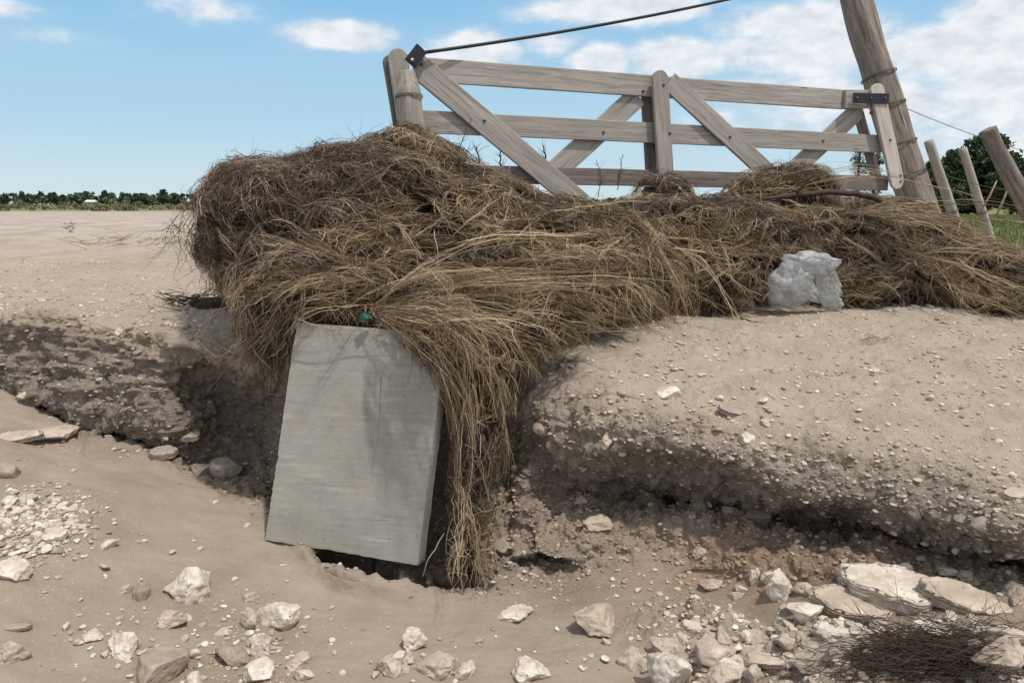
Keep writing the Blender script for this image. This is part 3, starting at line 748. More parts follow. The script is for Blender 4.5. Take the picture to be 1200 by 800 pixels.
cake = {k: rock_mat('caked_'+k, *RK[k], mud=(.33, .275, .225), mudamt=.85, bd=.004) for k in ('white', 'tan')}
kvar = []
ICO[4] = ico(4)
for i in range(12):
    V, F = rock_shape(700+i, 4, 15, 1.05, 1.3); kvar.append([raw_mesh('rock', V, F, True) for _ in range(2)])
    kvar[-1][0].materials.append(cake['white']); kvar[-1][1].materials.append(cake['tan'])
for lab, n, pts_, sz in (('mud-caked knobbly rock in the rubble ridge left of and under the dark twigs', 50, ((765, 770, 30, 18), (830, 752, 40, 10), (900, 748, 50, 10), (960, 760, 40, 14), (870, 780, 50, 10), (1160, 745, 30, 14)), (20, 62)),
                         ('mud-caked rock in the pile beside the broad crumbly rock at the bottom middle', 14, ((500, 770, 40, 14), (460, 785, 20, 8)), (12, 30)),
                         ('mud-caked rock in the cluster around the wedge-shaped white rock at lower left', 16, ((310, 765, 36, 22), (265, 745, 40, 20)), (10, 26)),
                         ('mud-caked rock around the layered slabs at the foot of the red soil', 20, ((1120, 725, 50, 10), (930, 705, 40, 12), (1020, 738, 60, 8), (1110, 690, 40, 10)), (12, 34))):
    for c in range(n):
        z = pts_[c % len(pts_)]; px = random.gauss(z[0], z[2]*.6); py = min(random.gauss(z[1], z[3]*.6), 806)
        loc, nn = hit(px, py); S = (sz[0]+(sz[1]-sz[0])*random.random()**1.6)*loc.length/FPX
        o = stone_obj('rock', 0, loc-nn*S*.03, (S, S*random.uniform(.6, .95), S*random.uniform(.45, .75)), (random.uniform(-.4, .4), random.uniform(-.4, .4), random.uniform(0, 6.3)), None, me=random.choice(kvar)[0 if random.random() < .45 else 1])
        tag(o, lab, 'rock', lab.replace('rock in', 'rocks in').replace('rock around', 'rocks around'))

# uncountable grit: one object
def build_gravel():
    Pg = GP; nu, nv = Pg.shape[:2]
    du = np.linalg.norm(np.diff(Pg, axis=0)[:, :-1], axis=-1); dv = np.linalg.norm(np.diff(Pg, axis=1)[:-1], axis=-1)
    area = du*dv; g = {k: v[:-1, :-1] for k, v in GA.items()}
    pn = np.clip(fbm(Pg[:-1, :-1]*2.5, 3, 77)+.15, 0, 1)
    leftpatch = np.exp(-(((g['px']-30)/75)**2+((g['py']-615)/34)**2)**1.5)
    mid = np.exp(-(((g['px']-250)/130)**2+((g['py']-755)/45)**2)**1.5)
    dens = .15*g['sand']*pn+3.6*(.12+pn**1.5)*g['top']+2.5*np.exp(-((g['V']-7.5)/.6)**2)*(g['px'] > 560)+1.1*g['face']+1.6*g['ridge']+22*leftpatch*(.25+pn)+6.0*mid*(.15+pn)+1.5*g['rubble']
    dens *= (g['d'] < 9)*(g['px'] > -150)*(g['px'] < 1350)*(g['V'] > .3)
    dens = dens*area*(3.0/np.maximum(g['d'], 2))**1.5
    cdf = np.cumsum(dens.ravel()); n = 66000
    idx = np.searchsorted(cdf, rng.random(n)*cdf[-1]); iu, iv = np.unravel_index(np.clip(idx, 0, area.size-1), area.shape)
    P = Pg[iu, iv]; a = Pg[iu+1, iv]-P; b = Pg[iu, iv+1]-P
    P = P+a*rng.random((n, 1))+b*rng.random((n, 1))
    N_ = np.cross(a, b); N_ /= np.linalg.norm(N_, axis=1, keepdims=True)
    size = .0026+.015*rng.random(n)**5
    size *= np.where(leftpatch[iu, iv] > .3, 1.35, 1)*np.where(g['ridge'][iu, iv] > .5, 1.3, 1)
    shapes = []
    for k in range(10):
        V, F = rock_shape(900+k, 2 if k < 4 else 1, 5, 1., .8); shapes.append((V, F))
    VS = []; FS = []; TN = []; o = 0
    kind = rng.integers(0, 10, n); kind = np.where(size > .009, kind % 4, 4+kind % 6)
    for k in range(10):
        s = np.where(kind == k)[0]; V, F = shapes[k]
        th = rng.random(len(s))*6.28; sc = size[s][:, None]*np.stack([np.ones(len(s)), rng.uniform(.6, 1, len(s)), rng.uniform(.25, .7, len(s))], 1)
        W = V[None]*sc[:, None]; X = W[..., 0]*np.cos(th)[:, None]-W[..., 1]*np.sin(th)[:, None]; Y = W[..., 0]*np.sin(th)[:, None]+W[..., 1]*np.cos(th)[:, None]
        W = np.stack([X, Y, W[..., 2]], -1)+P[s][:, None]+N_[s][:, None]*size[s][:, None, None]*.2
        VS.append(W.reshape(-1, 3)); FS.append((F[None]+(np.arange(len(s))*len(V))[:, None, None]+o).reshape(-1, 3)); o += len(s)*len(V)
        redm = GA['red'][iu[s], iv[s]]; fm = GA['face'][iu[s], iv[s]]
        tone = rng.random(len(s))*.8+.1-fm*.25
        TN.append(np.repeat(np.stack([tone, redm, np.zeros(len(s))], 1), len(V), 0))
    me = raw_mesh('gravel', np.concatenate(VS), np.concatenate(FS), False, {'tn': ('FLOAT_VECTOR', np.concatenate(TN))})
    m = NT('gravel', .9, .2); t = m.N.new('ShaderNodeSeparateXYZ'); m.L.new(m.attr('tn', 'Vector'), t.inputs[0])
    c = m.ramp(t.outputs[0], [(0, (.19, .155, .125)), (.3, (.33, .275, .22)), (.65, (.49, .42, .35)), (1, (.70, .63, .55))])
    c = m.mix(m.math('MULTIPLY', t.outputs[1], .7), c, (.26, .155, .10))
    m.col(c)
    tag(mesh_obj('gravel', me, m.m), 'loose grit and tiny pebbles over the bank and the sand', 'gravel', kind='stuff')
build_gravel()

# ------------------------------------------------------------------ the leaning concrete slab
def build_slab():
    TL = at(347, 377, 3.60); TR = at(524, 391, 3.42); BR = at(490, 663, 3.21); BL = at(310, 633, 3.38)
    t = thing('concrete_slab', (BL+BR)/2, 'grey concrete slab propped upright against the bank under the dead grass', 'concrete slab')
    n = (TR-BL).cross(TL-BL); n = n if n.y > 0 else -n; n.normalize()   # away from the camera
    th = .10; nu, nv, nw = 40, 56, 5
    V = []; F = []; Gc = []; idx = {}
    def vert(i, j, k):
        if (i, j, k) in idx: return idx[(i, j, k)]
        u = i/nu; v = j/nv; w = k/nw
        p = (BL*(1-u)+BR*u)*(1-v)+(TL*(1-u)+TR*u)*v+n*th*w
        c = (p-t.location)
        e = min(u, 1-u)*.7; e2 = min(v, 1-v)*1.05; e3 = min(w, 1-w)*th
        near = sum(1 for x in (e, e2, e3) if x < 1e-6)
        q = np.array(p)
        if near >= 2:
            ch = .002+.006*max(0, float(pnoise(q*9, 5)))+.007*max(0, float(pnoise(q*38, 6)))
            ctr = ((BL+BR+TL+TR)/4+n*th/2); p = p+Vector(((ctr-p).normalized()*ch*1.5))
        p = p+n*float(pnoise(q*7, 8))*.0005
        idx[(i, j, k)] = len(V); V.append(p); Gc.append((u*.7, v*1.05, w*th)); return idx[(i, j, k)]
    for i in range(nu):
        for j in range(nv):
            for k in (0, nw):
                F.append((vert(i, j, k), vert(i+1, j, k), vert(i+1, j+1, k), vert(i, j+1, k)))
    for k in range(nw):
        for i in range(nu):
            for j in (0, nv): F.append((vert(i, j, k), vert(i+1, j, k), vert(i+1, j, k+1), vert(i, j, k+1)))
        for j in range(nv):
            for i in (0, nu): F.append((vert(i, j, k), vert(i, j+1, k), vert(i, j+1, k+1), vert(i, j, k+1)))
    b = MB(); b.add(V, F, Gc); b.build('panel', M['concrete'], t)
    # stub of iron under the lower edge
    s = MB(); q = at(433, 657, 3.33); s.tube([q+n*.04, q+n*.05+Vector((-.004, 0, -.05)), q+n*.05+Vector((.012, 0, -.09))], [.009, .008, .007], 7); s.build('iron_stub', M['black'], t)
build_slab()

# ------------------------------------------------------------------ the gate
GA0 = at(490, 240, 5.4); GB0 = at(1045, 240, 7.0)
gdir = Vector((GB0.x-GA0.x, GB0.y-GA0.y, 0)).normalized(); gn = Vector((gdir.y, -gdir.x, 0))   # towards the camera
def gp(px, py, off=0.):
    d = dir_of(px, py); t = (GA0.x*gn.x+GA0.y*gn.y)/(d.x*gn.x+d.y*gn.y); return d*t+gn*off
def build_gate():
    base = gp(760, 222); t = thing('wooden_gate', (base.x, base.y, base.z), 'broken weathered wooden field gate rising from the heap of dead grass', 'gate')
    BT = .030
    def B(name, a, b, w, off, mat='gate', r1=False, r0=False, seed=0, warp=0., th=BT):
        m = MB(); m.board(gp(*a, off), gp(*b, off), w, th, gn, r1, r0, .004, seed, warp); return m.build(name, M[mat], t)
    # rails (middle layer)
    B('rail', (484, 81), (1003, 118), .158, 0, seed=1, warp=-.01)
    B('rail', (490, 142.5), (1032, 169), .150, 0, seed=2)
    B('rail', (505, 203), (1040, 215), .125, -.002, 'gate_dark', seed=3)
    # right end plank over the top rail
    B('rail_end', (986, 117), (1024, 117), .15, .034, 'gate', seed=5, th=.034)
    # braces
    B('brace', (487, 78), (680, 240), .165, .033, 'gate', seed=6)
    B('brace', (750, 112), (648, 205), .165, -.033, 'gate', seed=7)
    B('brace', (782, 97), (897, 203), .15, .033, 'gate', seed=8)
    B('brace', (1010, 128), (926, 206), .16, -.033, 'gate', seed=9)
    # stiles, front and back of the rails
    B('stile', (776, 232), (767, 84), .135, .066, 'gate', True, seed=10)
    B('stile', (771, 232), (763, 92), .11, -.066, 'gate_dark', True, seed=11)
    B('stile', (1045, 221), (1018, 100), .15, .070, 'gate_sunlit', True, True, seed=12)
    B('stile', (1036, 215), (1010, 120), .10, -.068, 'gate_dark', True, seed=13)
    B('stile', (482, 165), (466, 56), .135, -.036, 'gate', True, seed=14)
    B('stile', (476, 165), (459, 62), .10, -.085, 'gate_dark', True, seed=15)
    # hinge strap with three bolts
    h = MB(); h.board(gp(990, 116.5, .090), gp(1031, 117.5, .096), .085, .008, gn, bev=.002); hp = h.build('hinge_strap', M['black'], t)
    for x, o in ((994, .096), (1010, .098), (1026, .100)):
        q = gp(x, 117, o); b = MB(); b.tube([q-gn*.006, q+gn*.009], [.011, .009], 8); b.build('bolt', M['bolt'], hp)
    for (x, y, o) in ((492, 77, .05), (565, 142, .05), (706, 155, .017), (771, 101, .083), (778, 157, .083), (851, 161, .05), (963, 165, .017), (1034, 165, .087), (1046, 213, .087), (753, 107, .017), (1046, 206, .087)):
        q = gp(x, y, o); b = MB(); b.tube([q-gn*.004, q+gn*.006], [.0125, .010], 8); b.build('bolt', M['bolt'], t)
    # latch clamp on the upper left corner
    c = MB(); c.board(gp(477, 77, .085), gp(490, 60, .085), .085, .05, gn, bev=.004); cl = c.build('cable_clamp', M['black'], t)
    q = gp(478, 74, .115); b = MB(); b.tube([q-gn*.008, q+gn*.008], [.013, .011], 8); b.build('bolt', plain_mat('bright_bolt', (.5, .5, .5), .35, .5, .8), cl)
    return t
build_gate()

def post_like(name, pts, radii, mat, label, cat, group=None, rough=.25, n=20, seed=0, splits=True, wires=(), wr=.003, wiremat='wire'):
    t = thing(name, pts[0], label, cat, group)
    # resample
    P = [Vector(p) for p in pts]; m = MB(); Q = []; RR = []
    seg = 14
    for i in range(len(P)-1):
        for j in range(seg):
            u = j/seg; Q.append(P[i].lerp(P[i+1], u)); RR.append(radii[i]*(1-u)+radii[i+1]*u)
    Q.append(P[-1]); RR.append(radii[-1])
    m.tube(Q, RR, n, seed, rough, True); m.build('shaft', M[mat], t)
    for wpos in wires:
        i = int(wpos*(len(Q)-1)); ax = (Q[min(i+1, len(Q)-1)]-Q[i-1]).normalized(); r = RR[i]*1.06
        u = ax.cross(Vector((0, 1, 0))).normalized(); v = ax.cross(u)
        for kk in range(2):
            ring = [Q[i]+ax*(.004*kk*3+.006*sin(a*1.0))+u*cos(a)*(r+.0035)+v*sin(a)*(r+.0035) for a in [2*pi*j/26 for j in range(27)]]
            w = MB(); w.tube(ring, wr, 5, cap=False); w.build('wire', M[wiremat], t)
    return t
# round split post holding the left end of the gate
zb = at(492, 400, 5.3); 
post_like('gate_post', [at(484, 215, 5.30), at(482, 150, 5.30), at(479, 105, 5.30), at(477, 83, 5.30)], [.092, .088, .078, .045], 'post',
          'short grey round post tied with wire at the left end of the gate', 'post', seed=3, rough=.30, wires=(.60,))
post_like('leaning_pole', [at(1107, 318, 7.25), at(1066, 215, 7.3), at(1030, 90, 7.4), at(1000, -10, 7.5), at(968, -110, 7.6)], [.155, .15, .142, .130, .12], 'pole',
          'thick leaning timber pole with bark behind the right end of the gate', 'pole', seed=5, rough=.22, n=32, wires=(.27, .345, .43, .51), wr=.004)
post_like('fence_stake', [at(1142, 318, 8.2), at(1118, 255, 8.2), at(1088, 165, 8.2)], [.062, .060, .052], 'post',
          'thin leaning square fence stake nearest to the leaning pole', 'fence stake', 'fence stakes leaning in a row', n=4, rough=.05, seed=7, wires=(.55,))
post_like('fence_stake', [at(1172, 318, 8.8), at(1155, 262, 8.8), at(1128, 174, 8.8)], [.058, .056, .050], 'post',
          'thin leaning fence stake between the other stake and the thick broken post', 'fence stake', 'fence stakes leaning in a row', n=4, rough=.05, seed=8, wires=(.6,))
post_like('broken_post', [at(1240, 310, 7.6), at(1205, 245, 7.6), at(1178, 195, 7.6), at(1157, 152, 7.6)], [.088, .088, .084, .066], 'pole',
          'thick dark broken fence post leaning at the right edge', 'fence post', n=20, rough=.5, seed=9)
for (a, b, lab) in (((1150, 246, 8.), (1168, 212, 8.), 'short thin pale stick leaning between the stakes'), ((1163, 262, 7.9), (1187, 206, 7.9), 'long thin pale stick leaning before the thick broken post')):
    m = MB(); p = at(*a); q = at(*b); m.tube([p, p.lerp(q, .5)+Vector((.01, 0, 0)), q], [.011, .01, .007], 7)
    tag(m.build('stick', M['palestick']), lab, 'stick')
# bracing cable and slack fence wires
def strand(name, a, b, sag, r, mat, label, cat='wire', n=24):
    m = MB(); a = Vector(a); b = Vector(b)
    m.tube([a.lerp(b, i/n)-Vector((0, 0, sag*4*(i/n)*(1-i/n))) for i in range(n+1)], r, 6); return tag(m.build(name, M[mat]), label, cat)
strand('cable', gp(490, 65, .09), at(974, -30, 7.36), .05, .0125, 'black', 'dark steel cable rising from the gate corner to the top of the pole', 'cable')
strand('fence_wire', at(1064, 128, 7.35), at(1230, 185, 8.3), .03, .003, 'wire', 'thin slack wire running from the pole to the right above the stakes')
strand('fence_wire', at(1108, 205, 8.15), at(1230, 225, 7.7), .05, .0035, 'wire', 'thin wire strung low across the leaning stakes')

# ------------------------------------------------------------------ the heap of dead grass
LUMPS = [ # px, py, d, rx, ry (px), depth (m), flow (x, y, z), tone, len
 (330,270,4.30,88,66,.45,(1,0,-.25),.10,1), (306,240,4.5,54,42,.35,(1,0,.2),.12,.8), (266,262,4.4,36,38,.3,(.8,0,-.6),.05,.8),
 (430,250,4.5,110,74,.55,(1,-.1,-.3),.35,1), (478,200,4.95,34,50,.33,(.8,0,-.6),.42,1), (512,208,4.9,36,38,.3,(.9,0,-.6),.40,1), (555,232,4.85,46,32,.3,(1,0,-.5),.35,1), (440,206,4.9,30,40,.3,(-.8,0,-.6),.30,1), (395,218,4.8,80,30,.4,(1,0,.15),.25,1),
 (560,278,4.5,115,60,.5,(1,-.1,-.35),.42,1), (660,286,4.6,105,44,.45,(1,-.1,-.2),.38,1), (620,256,5.0,80,20,.3,(1,0,-.2),.25,1),
 (400,338,3.90,105,30,.30,(-1,-.2,-.25),.62,1), (316,366,3.80,22,40,.15,(-.15,-.1,-1),.6,.9), (345,345,3.85,50,30,.25,(-.8,0,-.6),.6,1),
 (505,364,3.66,62,28,.24,(.7,-.3,-.5),.80,1), (598,372,3.68,88,24,.26,(1,-.1,-.2),.92,1.1), (516,400,3.40,22,30,.13,(.3,-.2,-1),.72,1),
 (556,425,3.50,30,46,.14,(.1,-.1,-1),.72,1), (562,490,3.46,19,50,.10,(.1,0,-1),.70,1), (550,560,3.40,15,52,.09,(-.05,0,-1),.45,1),
 (540,640,3.26,19,50,.09,(-.05,-.1,-1),.60,1), (524,676,3.18,20,20,.08,(-.3,-.1,-1),.8,.8), (552,682,3.20,22,16,.08,(0,-.2,-1),.62,.8), (584,410,3.7,30,32,.18,(.3,0,-1),.3,1),
 (752,330,4.75,36,48,.28,(.05,-.1,-1),.55,1), (715,315,4.75,50,42,.3,(.3,0,-.9),.25,1), (690,340,4.5,60,26,.3,(1,0,-.15),.5,1),
 (775,226,5.9,28,15,.2,(1,0,-.3),.2,1), (780,264,5.5,85,32,.4,(1,0,-.1),.25,1), (850,295,5.25,85,55,.45,(.9,0,-.4),.35,1), (918,224,6.05,60,27,.26,(1,0,-.1),.45,1), (820,330,5.0,60,36,.3,(.4,0,-.9),.45,1),
 (955,300,5.5,90,52,.45,(1,0,-.3),.4,1), (1045,298,5.5,75,50,.4,(1,0,-.45),.42,1), (1035,256,6.1,62,22,.3,(1,0,-.15),.45,1),
 (1120,330,5.1,75,44,.35,(.9,-.1,-.4),.42,1), (1200,342,5.0,80,42,.35,(1,0,-.35),.40,1), (1120,300,5.7,45,22,.25,(1,0,-.5),.4,1), (1290,350,4.9,90,40,.4,(1,0,-.3),.4,1),
 (1010,345,5.0,60,22,.22,(1,0,-.2),.4,.8), (530,310,4.15,110,44,.35,(1,-.2,-.4),.5,1), (640,325,4.2,100,34,.3,(1,-.1,-.3),.55,1), (450,300,4.1,100,40,.3,(1,-.2,-.3),.42,1),
 (250,358,4.75,34,12,.16,(1,0,-.1),.1,.6),
]
def build_hay():
    C = []; Rr = []; FL = []; TN = []; main = []
    r = np.random.default_rng(21)
    for (px, py, d, rx, ry, dp, fl, tn, ln) in LUMPS:
        k = mpp(px, py, d); c = np.array(at(px, py, d)); rad = np.array([rx*k, dp, ry*k])
        C.append(c); Rr.append(rad*.94); FL.append(fl); TN.append(tn); main.append(1)
        ns = int(4+9*(rad[0]*rad[2])/.12)
        for _ in range(min(ns, 12)):
            v = r.normal(size=3); v[1] = -abs(v[1]); v /= np.linalg.norm(v)
            s = r.uniform(.04, .095)*min(1, rad.min()/.2)
            C.append(c+v*rad*.86); Rr.append(np.array([s*r.uniform(1.1, 1.9), s, s*r.uniform(.5, .9)])*(1 if ry < rx*1.3 else .6))
            FL.append(np.array(fl)+r.normal(size=3)*.35); TN.append(np.clip(tn+r.normal()*.2, 0, 1)); main.append(0)
    # matted shelves standing proud of the front, with hollows under them
    r2 = np.random.default_rng(5)
    for (sx, sy, sd, sw) in [(290,262,4.02,40),(350,232,4.12,46),(300,312,3.98,34),(400,262,4.0,50),(380,305,3.86,44),(470,238,4.35,40),(480,282,4.0,52),(445,322,3.78,50),
                             (540,255,4.15,44),(570,300,3.98,56),(640,262,4.25,46),(650,310,4.05,46),(520,338,3.80,50),(600,345,3.72,60),(700,285,4.35,40),(735,262,4.75,40),(790,285,4.95,44),
                             (840,262,5.0,42),(860,305,4.85,44),(905,280,4.95,40),(980,270,5.15,48),(1030,300,5.1,44),(1000,330,4.95,36),(1075,290,5.2,44),(1110,330,4.75,48),(1165,320,4.75,46),(1180,360,4.62,44),(1060,340,4.9,36),(330,338,3.72,36),(560,372,3.60,50)]:
        k = mpp(sx, sy, sd); C.append(np.array(at(sx+r2.normal()*6, sy+r2.normal()*5, sd+.02))); Rr.append(np.array([sw*k*r2.uniform(.8, 1.15), r2.uniform(.10, .15), k*r2.uniform(8, 13)]))
        FL.append(np.array([1, -.1, r2.uniform(-.35, .15)])); TN.append(.55 if sx > 330 else .25); main.append(0)
    C = np.array(C); Rr = np.array(Rr); FL = np.array([np.array(f)/np.linalg.norm(f) for f in FL]); TN = np.array(TN); main = np.array(main)
    K = .03
    def field(p):
        out_f = []; out_g = []; out_fl = []; out_t = []
        for s in range(0, len(p), 4000):
            q = (p[s:s+4000, None]-C)/Rr; k = np.linalg.norm(q, axis=-1)+1e-6; gv = q/Rr; gl = np.linalg.norm(gv, axis=-1)+1e-6
            fi = k*(k-1)/gl; mn = fi.min(1, keepdims=True); w = np.exp(-(fi-mn)/K); ws = w.sum(1, keepdims=True)
            out_f.append((mn-K*np.log(ws))[:, 0]*1.0); wn = w/ws
            g = (wn[..., None]*(gv/gl[..., None])).sum(1); g /= np.linalg.norm(g, axis=1, keepdims=True)+1e-9
            out_g.append(g); out_fl.append(wn@FL); out_t.append(wn@TN)
        return np.concatenate(out_f), np.concatenate(out_g), np.concatenate(out_fl), np.concatenate(out_t)
    # --- starting points over the outer skin
    def starts(n, front=True):
        a = np.prod(Rr, axis=1)**(2/3); a = a/a.sum(); res = []
        tot = 0
        while tot < n:
            k = r.choice(len(C), n*2, p=a); v = r.normal(size=(n*2, 3)); v /= np.linalg.norm(v, axis=1, keepdims=True)
            p = C[k]+v*Rr[k]
            keep = (v[:, 1] < .45)
            p = p[keep]; f, g, _, _ = field(p); p = p[(f > -.03)]
            res.append(p); tot += len(p)
        return np.concatenate(res)[:n]
    def walk(p, nst, step, h0, hamp, dnoise, mom=1.3, seed=0, lift=None, grav=.5, rnd=.8):
        n = len(p); f, g, fl, tn = field(p); p = p-g*(f-h0[:, None].T[0] if False else (f-h0))[:, None]
        d = None; path = [p.copy()]; rd = r.normal(size=(n, 3))*rnd; hang = np.zeros(n)
        tone = tn
        for s in range(nst):
            f, g, fl, _ = field(p)
            nz = np.stack([pnoise(p*4+k*17.1, 90+k) for k in range(3)], -1)*dnoise
            want = fl*.8+nz+rd
            want -= g*(want*g).sum(1, keepdims=True)*.9
            want /= np.linalg.norm(want, axis=1, keepdims=True)+1e-9
            d = want if d is None else d*mom+want
            under = np.clip((-g[:, 2]-.05)*3, 0, 1); hang = np.maximum(hang*.9, under)
            d = d/np.linalg.norm(d, axis=1, keepdims=True)
            d[:, 2] -= grav*(.03+1.0*hang); d /= np.linalg.norm(d, axis=1, keepdims=True)
            p = p+d*step[:, None]
            f, g, _, _ = field(p)
            u = (s+1)/nst
            h = h0+hamp*np.sin(pi*min(u*1.15, 1))
            e = f-h
            pull = np.where(e < 0, 1.0, .55*(1-hang)*(1 if lift is None else (1-lift*u)))
            p = p-g*(e*pull)[:, None]
            path.append(p.copy())
        return np.stack(path, 1), tone
    def smooth(P, it=2):
        for _ in range(it):
            P[:, 1:-1] = (P[:, :-2]+2*P[:, 1:-1]+P[:, 2:])/4
        return P
    VS = []; QS = []; AR = []; AT = []; AU = []; off = [0]
    def ribbons(P, w, rn, tn, taper=.35):
        n, s = P.shape[:2]; T = np.gradient(P, axis=1); T /= np.linalg.norm(T, axis=-1, keepdims=True)+1e-9
        rv = r.normal(size=(n, 1, 3)); S = np.cross(T, np.broadcast_to(rv, T.shape)); S /= np.linalg.norm(S, axis=-1, keepdims=True)+1e-9
        u = np.linspace(0, 1, s)[None, :, None]; ww = w[:, None, None]*(1-(1-taper)*u**2)*.5*np.where(u < .02, .5, 1)
        A = P-S*ww; B = P+S*ww; V = np.stack([A, B], 2).reshape(-1, 3)
        base = (np.arange(n)*s*2)[:, None]+off[0]; j = np.arange(s-1)[None]*2
        Q = np.stack([base+j, base+j+1, base+j+3, base+j+2], -1).reshape(-1, 4)
        VS.append(V.astype(np.float32)); QS.append(Q.astype(np.int32)); off[0] += len(V)
        AR.append(np.repeat(rn, s*2)); AT.append(np.repeat(tn, s*2)); AU.append(np.tile(np.repeat(np.linspace(0, 1, s), 2), n))
    def children(G, tone, m, rad0, rad1, wr, curl=.006, lenv=.35, rshift=0.):
        n, s = G.shape[:2]; T = np.gradient(G, axis=1); T /= np.linalg.norm(T, axis=-1, keepdims=True)+1e-9
        ref = np.array([.3, .2, 1.]); U = np.cross(T, ref); U /= np.linalg.norm(U, axis=-1, keepdims=True)+1e-9; W = np.cross(T, U)
        k = np.repeat(np.arange(n), m); N_ = len(k)
        a = r.random(N_)*2*pi; rr = np.sqrt(r.random(N_)); u = np.linspace(0, 1, s)[None]
        da = (r.normal(size=N_)*1.2)[:, None]*u
        sc = r.uniform(.7, 1.4, n)[k]
        rad = (rad0+(rad1-rad0)*u**1.3)*(rr*sc)[:, None]*(1+.4*np.sin(u*7+r.random(N_)[:, None]*6))
        # shorten some and slide along the guide
        l = 1-lenv*r.random(N_); st = (1-l)*r.random(N_)
        bk = r.random(N_)[:, None] < .25
        tt = (st[:, None]+l[:, None]*u)*(s-1); i0 = np.clip(np.floor(tt).astype(int), 0, s-2); fr = (tt-i0)[..., None]
        gi = lambda A: A[k[:, None], i0]*(1-fr)+A[k[:, None], i0+1]*fr
        P = gi(G)+gi(U)*(np.cos(a[:, None]+da)*rad)[..., None]+gi(W)*(np.sin(a[:, None]+da)*rad*.7)[..., None]
        wob = np.cumsum(r.normal(size=(N_, s, 3))*curl, axis=1); wob -= wob[:, :1]; P = P+wob
        rn = np.clip(.5+r.normal(size=N_)*.27+rshift+(r.normal(size=n)*.10)[k], 0, 1)
        ribbons(P, r.uniform(wr[0], wr[1], N_), rn, np.clip(tone[k]+r.normal(size=N_)*.08, 0, 1))
    _rib = ribbons
    def ribbons(P, w, rn, tn, taper=.35):
        # the face of the slab stays clear except for its upper right corner
        a = P[..., 0]; y = P[..., 1]; z = P[..., 2]; dc = y*cos(PITCH)-z*sin(PITCH); X = 600+FPX*a/dc; Y_ = 400-FPX*(y*sin(PITCH)+z*cos(PITCH))/dc
        lim = np.interp(X, [290, 335, 346, 430, 455, 480, 505, 522, 523], [420, 440, 379, 379, 398, 420, 445, 480, 900])
        bad = ((Y_ > lim+r.uniform(-3, 12, len(P))[:, None]) & (X > 336) & (X < 522)).any(1) & (r.random(len(P)) > .012)
        bad |= (((X < np.interp(Y_, [180, 215, 280, 300, 350, 380], [262, 236, 226, 230, 262, 275])-14*r.random(len(P))[:, None]**2) & (X > 60)).any(1) & (r.random(len(P)) > .06))
        bad |= ((X > np.interp(Y_, [395, 430, 480, 560, 640, 700], [700, 640, 606, 592, 582, 588])+r.uniform(-8, 14, len(P))[:, None]) & (Y_ > 392) & (X < 760)).any(1) & (r.random(len(P)) > .02)
        bad |= ((Y_ > 708) & (X < 620)).any(1)
        # thin patches and hollows: the near-black matted inside shows as shadow pockets
        c_ = P[:, P.shape[1]//2]; hole = fbm(c_*np.array([3.2, 3.2, 6.5]), 2, 55)
        bad |= (hole > .30) & (r.random(len(P)) < .9)
        pt = fbm(c_*np.array([2.4, 2.4, 5]), 3, 66); tn = np.clip(tn+pt*.95, 0, 1); rn = np.clip(rn+fbm(c_*np.array([5, 5, 11]), 2, 67)*.62-.05, 0, 1)
        k = ~bad; _rib(P[k], w[k], rn[k], tn[k], taper)
    # dense under-layer
    p = starts(3000); G, tn = walk(p, 9, r.uniform(.014, .034, len(p)), r.uniform(-.02, .006, len(p)), .0, .9, rnd=1.0)
    children(smooth(G), tn*.7, 12, .010, .028, (.0025, .005), .003, .4, -.18)
    # combed locks
    p = starts(5600); G, tn = walk(p, 8, r.uniform(.014, .042, len(p)), r.uniform(-.008, .016, len(p)), .016, .8, rnd=1.0, mom=1.6)
    children(smooth(G, 2), tn+r.normal(size=len(tn))*.16, 11, .005, .022, (.0018, .0038), .0045, .5)
    # loose arching wisps on the outside
    p = starts(1600); G, tn = walk(p, 10, r.uniform(.015, .04, len(p)), r.uniform(.0, .022, len(p)), .03, .9, lift=.7, rnd=1.2, mom=2.2)
    children(smooth(G, 2), np.clip(tn+.1, 0, 1), 6, .004, .02, (.002, .004), .003, .5, .10)
    def lock_set(n, pts, spread, m, tone, rs, wr=(.0018, .004), curl=.005):
        n = int(n*.42); m = int(m*.8); spread = spread*1.25; rs = rs+.0; tone = tone*.95
        K = np.array([at(*q) for q in pts]); t = np.linspace(0, len(K)-1, 14); i = np.clip(t.astype(int), 0, len(K)-2); f = (t-i)
        P0, P1, P2, P3 = K[np.maximum(i-1, 0)], K[i], K[i+1], K[np.minimum(i+2, len(K)-1)]; f = f[:, None]
        B = .5*((2*P1)+(P2-P0)*f+(2*P0-5*P1+4*P2-P3)*f*f+(3*P1-P0-3*P2+P3)*f**3)
        u = np.linspace(0, 1, 14)[None, :, None]
        G = B[None]+r.normal(size=(n, 1, 3))*spread*.7+r.normal(size=(n, 1, 3))*spread*1.3*u+np.cumsum(r.normal(size=(n, 14, 3))*.016, 1)+np.cumsum(np.repeat(r.normal(size=(n, 1, 3))*.018, 14, 1), 1)
        for _ in range(3):
            f_, g_, _, _ = field(G.reshape(-1, 3)); e = np.minimum(f_-.012, 0); G = (G.reshape(-1, 3)-g_*e[:, None]).reshape(G.shape)
        children(smooth(G, 2), np.full(n, tone), m, .004, .032, wr, curl, .85, rs)
    S3 = np.array([.05, .03, .022])
    lock_set(70, [(430,372,3.60),(490,352,3.50),(560,358,3.45),(640,374,3.58),(705,384,3.85)], S3*1.3, 16, .95, .16)
    lock_set(34, [(500,362,3.46),(545,372,3.36),(570,410,3.32),(582,465,3.33)], S3, 15, .85, .08)
    lock_set(90, [(446,370,3.40),(480,384,3.27),(512,408,3.24),(530,455,3.26),(544,510,3.30)], S3*.75, 16, .75, .04)
